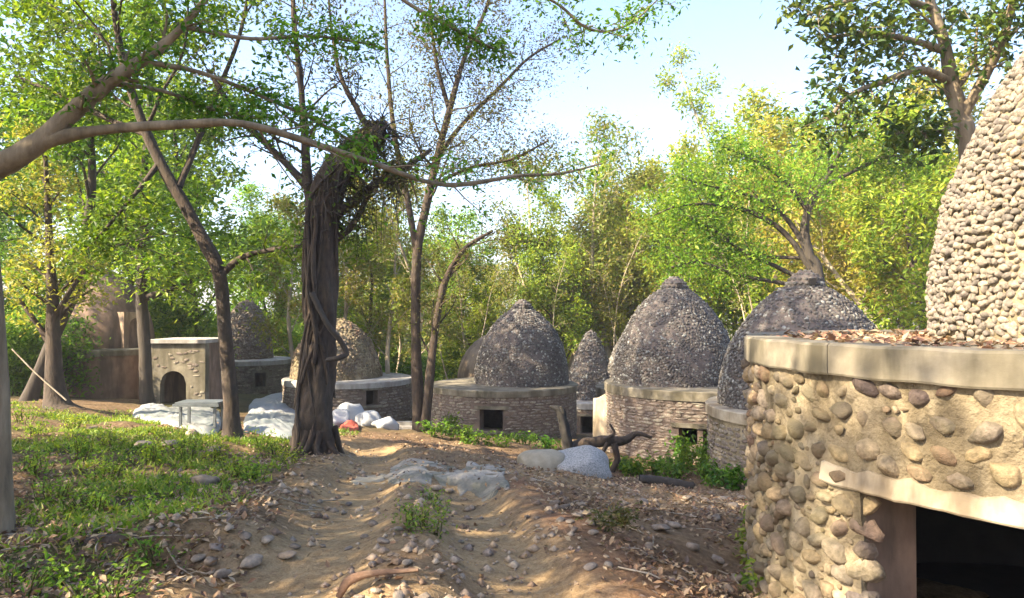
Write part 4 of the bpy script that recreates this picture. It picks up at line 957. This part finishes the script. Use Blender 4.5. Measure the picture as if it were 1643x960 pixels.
for px, py, w in [(232, 717, 40), (275, 715, 36), (310, 700, 30), (345, 725, 30), (150, 690, 20), (330, 780, 46)]:
    rock_px(px, py, w, 'flat mossy rock half sunk in the sunlit grass', 'flat rocks in the grass')
for px, py, w in [(945, 910, 26), (975, 908, 24), (972, 893, 14)]:
    rock_px(px, py, w, 'pale angular rock in a trio on the red bank', 'trio of pale rocks on the bank')
for px, py, w in [(905, 815, 24), (925, 828, 22), (940, 822, 20), (915, 838, 20), (945, 840, 22), (920, 850, 18), (900, 835, 20), (880, 820, 22), (963, 832, 22), (930, 812, 26), (950, 855, 20), (1000, 815, 14), (846, 830, 14), (862, 845, 14), (890, 808, 20)]:
    rock_px(px, py, w, 'rounded rock in the heap where the bank begins', 'heap of rocks on the bank')
for px, py, w in [(1032, 808, 24), (1130, 805, 22), (1148, 832, 22), (1175, 815, 28), (1160, 802, 24), (1185, 835, 24), (1110, 815, 16), (1060, 850, 40), (1080, 845, 30), (1100, 800, 18), (1190, 800, 20)]:
    rock_px(px, py, w, 'warm toned rock on the bare sunny soil before the cobbled wall', 'rocks on the sunny soil')
for px, py, w in [(600, 842, 26), (585, 862, 20), (615, 870, 24), (640, 850, 18), (560, 880, 16), (720, 790, 22), (700, 785, 26), (690, 797, 20), (740, 870, 14), (628, 890, 16), (715, 905, 16), (742, 925, 18), (560, 810, 14), (535, 802, 14), (515, 806, 16), (505, 812, 12), (655, 905, 22), (600, 905, 18)]:
    rock_px(px, py, w, 'small angular stone on the ridge between the wheel tracks', 'stones on the middle ridge')
for px, py, w in [(1180, 930, 40), (1150, 900, 30), (1110, 880, 30), (1165, 950, 34), (1090, 930, 26), (1040, 880, 26), (1130, 945, 24), (1195, 895, 24)]:
    rock_px(px, py, w, 'greyish stone among the dead leaves at the foot of the cobbled wall', 'stones in the leaf litter')
# boulders
def boulder(name, label, px, py, w, h, d, seed, mat, dY=0.0, rz=0):
    h_ = hit(px, py); Y = h_[1] + dY; me = rock_mesh(seed, 4, .85, .14, 1.1); me.materials.append(M[mat])
    o = bpy.data.objects.new(name, me); COL.objects.link(o); sx = w / FPX * Y * 1.06; o.scale = (sx, d, h / FPX * Y * 1.75); o.rotation_euler = (0, 0, rz)
    x = (px - 821.5) / FPX * Y; o.location = (x, Y, Gz(x, Y) + .08 * h / FPX * Y); return tag(o, label, 'boulder')
boulder('boulder', 'big speckled grey granite boulder before the dead log', 918, 754, 118, 48, 1.1, 501, 'granite')
boulder('boulder', 'smooth cream boulder pressed against the speckled grey one', 866, 752, 84, 38, .8, 502, 'cream_rock', .15)
# pale slabs across the path
def slab(label, poly, seed, mat, th=.06, lift=.05):
    rng = np.random.default_rng(seed); P3 = np.array([hit(*p) for p in poly]); c = P3.mean(0); rings = 20; n_ = 160
    tt = np.linspace(0, len(P3), n_, endpoint=False); Q = smooth_path(np.vstack([P3, P3[:1]]), n_ // len(P3))[:-1]; n_ = len(Q)
    Q = c + (Q - c) * (1 + .3 * vnoise(np.arange(n_) * .2, np.zeros(n_), seed) + .05 * vnoise(np.arange(n_) * .6, np.zeros(n_), seed + 1))[:, None]
    V = []
    for k in range(rings):
        f = 1 - k / rings; q = c + (Q - c) * f; z = G(q[:, 0], q[:, 1]) + .5 * lift * min(1, k * 2) * (.7 + .9 * fbm(q[:, 0] * 1.1, q[:, 1] * 1.1, seed, 2)) - (.10 if k == 0 else 0) + .03 * fbm(q[:, 0] * 1.4, q[:, 1] * 1.4, seed, 3) + .02 * fbm(q[:, 0] * 4, q[:, 1] * 4, seed, 4); V.append(np.c_[q[:, :2], z])
    V.append(np.array([[c[0], c[1], V[-1][:, 2].mean()]])); V = np.concatenate(V); mbx = MB(); F = []
    i = np.arange(rings * n_).reshape(rings, n_)
    mbx.add(V - c, np.stack([i[:-1], np.roll(i[:-1], -1, 1), np.roll(i[1:], -1, 1), i[1:]], -1).reshape(-1, 4))
    mbx.f.setdefault(3, []).append(np.stack([i[-1], np.roll(i[-1], -1), np.full(n_, rings * n_)], -1))
    o = mbx.obj('rock_slab', M[mat]); o.location = c; return tag(o, label, 'rock slab')
slab('wide pale grey slab of bare rock crossing the earth path', [(726, 752), (760, 742), (800, 748), (815, 765), (805, 785), (775, 800), (740, 792), (722, 772)], 61, 'slab_rock')
slab('greenish grey flat slab of rock beside the wide pale slab', [(612, 766), (640, 742), (690, 738), (722, 750), (730, 772), (690, 778), (640, 775)], 62, 'slab_rock', lift=.04)
slab('low sandy rock shelf at the left end of the slabs', [(560, 772), (575, 764), (615, 762), (618, 776), (590, 782)], 63, 'cream_rock', lift=.03)
# dead wood
def px_tube(mb, rows, Y, sides=9, rough=.18, seed=1, org=(0, 0, 0), k=1.0):
    q = smooth_path(px_path(rows, Y, k), 5); tube(mb, q[:, :3] - np.asarray(org), q[:, 3], sides, rough, seed)
Y = 15.2; o_ = P(960, 745, Y); lg = thing('dead_log', 'weathered dead log with one limb sticking up behind the granite boulder', 'log', o_)
m_ = MB(); px_tube(m_, [(905, 725, 12), (930, 712, 13), (965, 708, 12), (1000, 706, 10), (1020, 695, 6), (1045, 702, 3)], Y, k=.68, rough=.3, sides=12, seed=1, org=o_); m_.obj('stem', M['bark_brown'], lg)
m_ = MB(); px_tube(m_, [(912, 722, 9), (908, 700, 8), (903, 675, 7), (896, 658, 4), (883, 652, 2)], Y - .1, k=1.05, rough=.3, sides=12, seed=2, org=o_); m_.obj('upright_limb', M['bark_black'], lg)
m_ = MB(); px_tube(m_, [(905, 690, 4), (903, 664, 4), (900, 652, 2)], Y - .1, k=1.05, rough=.3, sides=12, seed=7, org=o_); m_.obj('fork', M['bark_black'], lg)
m_ = MB(); px_tube(m_, [(985, 712, 8), (990, 735, 7), (982, 756, 6)], Y - .3, k=.68, rough=.3, sides=12, seed=3, org=o_); m_.obj('root_arm', M['bark_brown'], lg)
m_ = MB(); px_tube(m_, [(975, 710, 6), (965, 728, 5), (958, 745, 5)], Y - .2, k=.68, rough=.3, sides=12, seed=4, org=o_); m_.obj('root_arm', M['bark_brown'], lg)
m_ = MB(); px_tube(m_, [(970, 705, 5), (985, 695, 3), (978, 680, 2)], Y - .2, k=.68, rough=.3, sides=12, seed=5, org=o_); m_.obj('snag', M['bark_brown'], lg)
h_ = hit(1070, 778); m_ = MB(); px_tube(m_, [(1025, 768, 6), (1060, 772, 7), (1100, 778, 7), (1112, 776, 5)], h_[1], seed=6, org=h_); o = m_.obj('fallen_log', M['bark_dark']); o.location = h_; tag(o, 'short dark log lying in the weeds before the coursed drum', 'log')
h_ = hit(620, 935); o_ = h_; rl = thing('root_stump', 'reddish dead root curling over stones on the middle ridge', 'root', o_)
m_ = MB(); px_tube(m_, [(545, 955, 8), (560, 930, 12), (590, 918, 9), (640, 914, 6), (672, 912, 4)], h_[1], k=.62, rough=.3, sides=12, seed=8, org=o_); m_.obj('root_arm', M['wood_red'], rl)
for px, py, w in [(605, 950, 30), (640, 960, 34), (680, 962, 36), (580, 958, 24)]:
    rock_px(px, py, w, 'brown stone wedged under the dead root', 'stones under the dead root')
h_ = hit(195, 868); m_ = MB(); px_tube(m_, [(110, 880, 14), (160, 872, 16), (215, 868, 15), (240, 874, 9)], h_[1], seed=11, org=h_); o = m_.obj('fallen_log', M['bark_brown']); o.location = h_; tag(o, 'short brown log half buried above the dark hollow in the grass', 'log')
m_ = MB(); px_tube(m_, [(20, 560, 1.2), (60, 600, 1.3), (108, 642, 1.4)], 16.2, 5, .1, 3); o = m_.obj('leaning_pole', M['bark_pale']); tag(o, 'thin pale pole leaning against the foot of the yellow leaved sapling', 'pole')

# sheets, sacks and slabs near the left huts
def cloth(name, label, poly, seed, mat, amp, cat, base_lift=.06, fold=3.0):
    rng = np.random.default_rng(seed); P3 = np.array([hit(*p) for p in poly]); c = P3.mean(0); Q = smooth_path(np.vstack([P3, P3[:1]]), 10)[:-1]; n_ = len(Q); rings = 14; V = []
    for k in range(rings):
        f = 1 - k / rings; q = c + (Q - c) * f; dome_ = (1 - f ** 2)
        z = G(q[:, 0], q[:, 1]) + base_lift + amp * dome_ * .8 + amp * .55 * (.25 + dome_) * np.abs(fbm(q[:, 0] * fold * .6 + 5, q[:, 1] * fold * .25, seed, 4)) * 2.2 + .05 * np.abs(fbm(q[:, 0] * 5 + q[:, 1], q[:, 1] * 2.5, seed + 3, 3)); V.append(np.c_[q[:, :2], z - (base_lift if k == 0 else 0)])
    V.append(np.array([[c[0], c[1], V[-1][:, 2].mean()]])); V = np.concatenate(V); i = np.arange(rings * n_).reshape(rings, n_); mbx = MB()
    mbx.add(V - c, np.stack([i[:-1], np.roll(i[:-1], -1, 1), np.roll(i[1:], -1, 1), i[1:]], -1).reshape(-1, 4)); mbx.f.setdefault(3, []).append(np.stack([i[-1], np.roll(i[-1], -1), np.full(n_, rings * n_)], -1))
    o = mbx.obj(name, M[mat]); o.location = c; return tag(o, label, cat)
cloth('tarpaulin', 'pale blue grey sheet spread on the ground before the arched porch', [(212, 668), (235, 655), (300, 655), (352, 660), (352, 694), (300, 690), (240, 676)], 71, 'sheet_blue', .07, 'sheet')
cloth('tarpaulin', 'bundled white and blue sheet lying at the end of the pale sheet', [(215, 666), (225, 655), (262, 653), (275, 662), (250, 670)], 72, 'sheet_white', .07, 'sheet')
cloth('tarpaulin', 'bright white sheet between the crooked tree and the vine wrapped trunk', [(398, 668), (405, 646), (440, 634), (478, 632), (480, 668), (440, 672)], 73, 'sheet_white', .14, 'sheet')
cloth('tarpaulin', 'blue green sheet below the bright white sheet', [(392, 694), (396, 668), (430, 664), (480, 668), (482, 698), (430, 700)], 74, 'sheet_blue', .08, 'sheet')
for i, (px, py, w, hh, lab) in enumerate([(562, 672, 60, 34, 'largest plump white sack in the heap right of the vine wrapped trunk'), (592, 676, 56, 22, 'long white sack slumped on the right of the sack heap'), (545, 676, 34, 24, 'small white sack tucked against the vine wrapped trunk'), (617, 680, 44, 16, 'flattened grey white sack at the end of the sack heap')]):
    h_ = hit(px, py + 8); me = rock_mesh(600 + i, 3, .9, .3, 1.6); me.materials.append(M['sheet_white']); o = bpy.data.objects.new('sack', me); COL.objects.link(o); s = h_[1] / FPX
    o.scale = (w * s, .6, hh * s * 1.7); o.location = (h_[0], h_[1] + .1 * i, h_[2] + hh * s * .3); tag(o, lab, 'sack')
cloth('red_cloth', 'crumpled red cloth lying under the white sacks', [(545, 690), (560, 682), (575, 684), (572, 691)], 75, 'red_cloth', .1, 'cloth')
h_ = hit(650, 688); fr = thing('concrete_kerb', 'low pale concrete frame on the ground beside the white sacks', 'kerb', h_)
for (dx, dy, sx, sy) in ((0, -.45, 1.5, .14), (0, .45, 1.5, .14), (-.7, 0, .12, .76), (.7, 0, .12, .76)):
    m_ = MB(); box(m_, (dx, dy, .06), sx, sy, .2); m_.obj('kerb_side', M['concrete_pale'], fr, smooth=False)
h_ = hit(325, 690); tb = thing('stool', 'little metal framed stool standing in front of the pale blue grey sheet', 'stool', h_)
for dx in (-.32, .32):
    for dy in (-.18, .18):
        m_ = MB(); box(m_, (dx, dy, .24), .045, .045, .56); m_.obj('leg', M['metal'], tb, smooth=False)
m_ = MB(); box(m_, (0, 0, .535), .8, .5, .03); m_.obj('seat', M['metal'], tb, smooth=False)
for dy in (-.27, .27): m_ = MB(); box(m_, (0, dy, .50), .86, .03, .05); m_.obj('seat_rail', M['metal'], tb, smooth=False)

# ------------------------------------------------------------------ undergrowth, grass, fallen leaves, gravel
rng = np.random.default_rng(404)
def scatter(n, x0, x1, y0, y1, prob):
    y = y0 * (y1 / y0) ** rng.uniform(0, 1, n); x = rng.uniform(x0, x1, n); k = rng.uniform(0, 1, n) < prob(x, y); return x[k], y[k]
def blades(x, y, per, h, spread, lean=.45, w=.012):
    c = np.stack([x, y, G(x, y) - .01], -1); c = np.repeat(c, per, 0); n_ = len(c); o_ = rng.normal(0, spread, (n_, 2)); c[:, :2] += o_
    d = np.stack([rng.normal(0, lean, n_), rng.normal(0, lean, n_), np.ones(n_)], -1); d = nrm(d); s = nrm(np.cross(d, rng.normal(0, 1, (n_, 3)))); L = (h * rng.uniform(.4, 1.3, n_))[:, None]
    bend = np.stack([d[:, 0], d[:, 1], -np.full(n_, .35)], -1) * L * .35; ww = w * rng.uniform(.6, 1.5, (n_, 1))
    V = np.stack([c - s * ww, c + s * ww, c + d * L * .55 + s * ww * .8, c + d * L * .55 - s * ww * .8, c + d * L + bend], 1).reshape(-1, 3); i = np.arange(n_)[:, None] * 5
    mbx = MB(); mbx.add(V, i + [[0, 1, 2, 3]]); mbx.f.setdefault(3, []).append(i + [[3, 2, 4]]); return mbx
def gp(x, y): return np.clip(greenmask(x, y) * 1.7 - .55, 0, 1) * np.clip((y - 4.9) / .6, .08, 1)
x, y = scatter(30000, -12, 0, 3.4, 19, lambda x, y: gp(x, y) * (x > -.80 * y) * .8)
tag(blades(x, y, 8, .10, .06, .5, .008).obj('grass', M['grass']), 'sunlit green grass on the left bank', 'grass', kind='stuff')
x, y = scatter(6000, -12, 0, 3.4, 17, lambda x, y: gp(x, y) * (x > -.80 * y) * np.clip(.5 + 1.6 * fbm(x * .7, y * .7, 91, 3), 0, 1))
pts = np.stack([x, y, G(x, y) + rng.uniform(.01, .09, len(x))], -1)
tag(leaves(pts, 6, .05, .042, rng, .15).obj('ground_cover', M['leaf_lime'], smooth=False), 'leafy ground cover among the grass of the left bank', 'ground cover', kind='stuff')
# weeds elsewhere: individual clumps
def weed(px, py, hpx, npts, label, group, leaf='leaf_green', spread=.35, size=.09):
    h_ = hit(px, py); s = h_[1] / FPX; H = hpx * s; r = thing('weed', label, 'weed', h_, group)
    rg_ = np.random.default_rng(int(px * 7 + py)); sm = MB(); P_ = []
    for k in range(npts):
        a = rg_.uniform(0, 2 * PI); l_ = rg_.uniform(.1, 1) * spread; b0 = np.array([math.cos(a), math.sin(a), 0]) * l_ * .5; tp = np.array([math.cos(a), math.sin(a), 0]) * l_ + [0, 0, H * rg_.uniform(.5, 1.1)]
        q = np.array([b0 + [0, 0, -.05], b0 * .5 + tp * .5 + rg_.normal(0, .02, 3), tp]); tube(sm, q, [.006, .005, .003], 3, cap=False); P_.append(np.array([q[1] * (1 - f) + q[2] * f for f in (0, .3, .6, .8, 1.0)]) if k % 3 else np.array([q[0] * (1 - f) + q[2] * f for f in (.3, .5, .7, 1.0)]))
    sm.obj('stems', M['leaf_olive'], r); leaves(np.concatenate(P_), 4, .05, size, rg_, .2).obj('foliage', M[leaf], r, smooth=False); return r
for px, py, hp in [(1020, 762, 18), (1050, 760, 26), (1080, 768, 34), (1105, 762, 60), (1125, 768, 62), (1095, 752, 46), (1150, 780, 34), (1180, 785, 32), (1165, 770, 40), (1000, 752, 14)]:
    weed(px, py, hp, 16, 'deep green leafy weed at the foot of the coursed drum', 'weeds before the coursed drum', 'leaf_green', .35, .11)
for px, py, hp in [(680, 842, 26), (662, 850, 18), (697, 852, 20), (703, 825, 18), (655, 832, 16), (690, 805, 16)]:
    weed(px, py, hp, 7, 'yellow green weed growing on the ridge between the tracks', 'weeds on the middle ridge', 'grass', .13, .035)
for px, py, hp in [(985, 838, 22), (1005, 845, 20), (965, 845, 18)]:
    weed(px, py, hp, 8, 'low grey green weed on the rocky bank', 'weeds on the rocky bank', 'leaf_olive', .14, .05)
for px, py, hp in [(500, 708, 26), (520, 716, 20)]:
    weed(px, py, hp, 7, 'small leafy sprout at the foot of the vine wrapped trunk', 'sprouts by the vine wrapped trunk', 'leaf_lime', .18, .13)
for px, py, hp in [(735, 705, 20), (760, 712, 18), (800, 715, 18), (840, 712, 16), (720, 695, 30), (745, 690, 40), (700, 700, 24), (880, 720, 14), (905, 750, 10), (940, 757, 10)]:
    weed(px, py, hp, 12, 'green weed in the shade before the square windowed hut', 'weeds before the square windowed hut', 'leaf_green', .4, .1)
for px, py, hp in [(1215, 955, 60), (1200, 900, 50), (1290, 985, 70), (1205, 850, 40)]:
    weed(px, py, hp, 10, 'light green creeper hugging the foot of the cobbled wall', 'creepers by the cobbled wall', 'grass', .12, .07)
for px, py, hp in [(100, 945, 40), (180, 955, 40), (30, 950, 50), (260, 900, 30), (150, 820, 30), (230, 830, 26), (90, 800, 30), (240, 745, 36), (170, 770, 34), (380, 760, 30), (440, 735, 30), (420, 720, 26), (460, 745, 24), (300, 735, 34), (350, 745, 30), (130, 740, 36), (60, 760, 36), (60, 700, 24), (120, 690, 22), (40, 680, 26), (180, 720, 28), (410, 770, 26)]:
    wl_ = 'at the rim of the dark hollow' if py > 880 else 'beside the smooth grey trunk' if px < 120 else 'among the half sunk flat rocks' if px < 310 and py < 790 else 'on the slope above the buried log' if px < 330 else 'in the grass towards the vine wrapped trunk'
    weed(px, py, hp, 14, 'leafy yellow green weed ' + wl_, 'weeds in the left grass', 'leaf_lime' if py < 900 else 'leaf_green', .24, .05 if py < 800 else .036)
# fallen leaves
def lit_p(x, y):
    xr = np.interp(y, TR[0][:, 1], TR[0][:, 0]); right = np.clip((x - xr - .75) / .3, 0, 1) * np.clip((13 - y) / 4, .15, 1)
    left = np.clip((left_of_track(x, y) - .3) / .5, 0, 1) * .5 * np.clip((9 - y) / 3, .2, 1); d0 = dline(x, y, TR[0]); d1 = dline(x, y, TR[1])
    return np.clip(np.maximum(right, left) * (.55 + 1.3 * fbm(x * .9, y * .9, 111, 3)) + .16 * np.clip(np.minimum(d0, d1) - .3, 0, .5) + .012, 0, 1)
x, y = scatter(120000, -7, 4, 3.3, 16, lambda x, y: lit_p(x, y) * (np.abs(x) < .75 * y) * (np.hypot(x - NC[0], y - NC[1]) > NR))
pts = np.stack([x, y, G(x, y) + .012 + rng.uniform(0, .02, len(x))], -1)
tag(leaves(pts, 1, .01, .058, rng, -.02, .5, 1.2).obj('fallen_leaves', M['litter'], smooth=False), 'dry brown fallen leaves littering the bank and path edges', 'leaves', kind='stuff')
a = rng.uniform(0, 2 * PI, 2600); r_ = (NR - .1) * np.sqrt(rng.uniform(.2, .98, 2600)); x = NC[0] + r_ * np.cos(a); y = NC[1] + r_ * np.sin(a)
k = np.hypot(x - NDC[0], y - NDC[1]) > NRD + .02; pts = np.stack([x, y, np.full(len(x), NZR - .022) + rng.uniform(0, .012, len(x))], -1)[k]
tag(leaves(pts, 1, .005, .07, rng, 0, .5, 2.2).obj('fallen_leaves', M['litter'], smooth=False), 'dead brown leaves lying on the flat roof of the cobbled hut', 'leaves', kind='stuff')
# gravel
x, y = scatter(24000, -4, 4, 3.3, 14, lambda x, y: np.clip(.35 + 1.2 * fbm(x * 1.2, y * 1.2, 121, 3), .04, 1) * (np.abs(x) < .75 * y) * (greenmask(x, y) < .5) * (np.hypot(x - NC[0], y - NC[1]) > NR + .05) * .5)
n_ = len(x); s = .007 + .05 * rng.uniform(0, 1, n_) ** 4; gv = MB(); oct_ = np.array([[1, 0, 0], [0, 1, 0], [-1, 0, 0], [0, -1, 0], [0, 0, .8], [0, 0, -.5]])
V = oct_[None] * s[:, None, None] * rng.uniform(.6, 1.4, (n_, 6, 3)) + np.stack([x, y, G(x, y) + s * .2], -1)[:, None]
f_ = np.array([[0, 1, 4], [1, 2, 4], [2, 3, 4], [3, 0, 4], [1, 0, 5], [2, 1, 5], [3, 2, 5], [0, 3, 5]]); gv.add(V.reshape(-1, 3), (f_[None] + (np.arange(n_) * 6)[:, None, None]).reshape(-1, 3))
M['gravel'] = stone_mat('gravel', [(0.176, 0.121, 0.085), (0.297, 0.22, 0.15), (0.418, 0.341, 0.25), (0.242, 0.187, 0.15)], 'island', 30, .004)
tag(gv.obj('gravel', M['gravel']), 'loose grit and pebbles strewn over the earth path', 'gravel', kind='stuff')

m_ = MB(); x, y = scatter(1500, -4, 3, 3.3, 13, lambda x, y: lit_p(x, y) * .6 * (np.hypot(x - NC[0], y - NC[1]) > NR))
for xx, yy in zip(x, y):
    a = rng.uniform(0, 6.28); L = rng.uniform(.08, .45); q = [(xx + math.cos(a + .3 * f) * L * f, yy + math.sin(a + .3 * f) * L * f) for f in (0, .5, 1)]
    tube(m_, [(u, v, Gz(u, v) + .012 + .02 * (i == 1)) for i, (u, v) in enumerate(q)], [.007, .006, .003], 4, cap=False)
tag(m_.obj('twig_litter', M['bark_pale']), 'dry broken twigs scattered over the soil', 'twigs', kind='stuff')

# ------------------------------------------------------------------ the hazy air of the wood
hz = MB(); box(hz, (0, 400, 8), 2400, 1400, 32); M['air'] = bpy.data.materials.new('air'); M['air'].use_nodes = True
nt = M['air'].node_tree; nt.nodes.remove(nt.nodes['Principled BSDF']); pv = nt.nodes.new('ShaderNodeVolumePrincipled')
pv.inputs['Density'].default_value = 0.0008; pv.inputs['Color'].default_value = (0.95, 0.96, 1.0, 1); pv.inputs['Anisotropy'].default_value = 0.2
nt.links.new(pv.outputs[0], nt.nodes['Material Output'].inputs['Volume'])
tag(hz.obj('haze', M['air'], smooth=False), 'thin bright haze hanging between the trees', 'haze', kind='stuff')
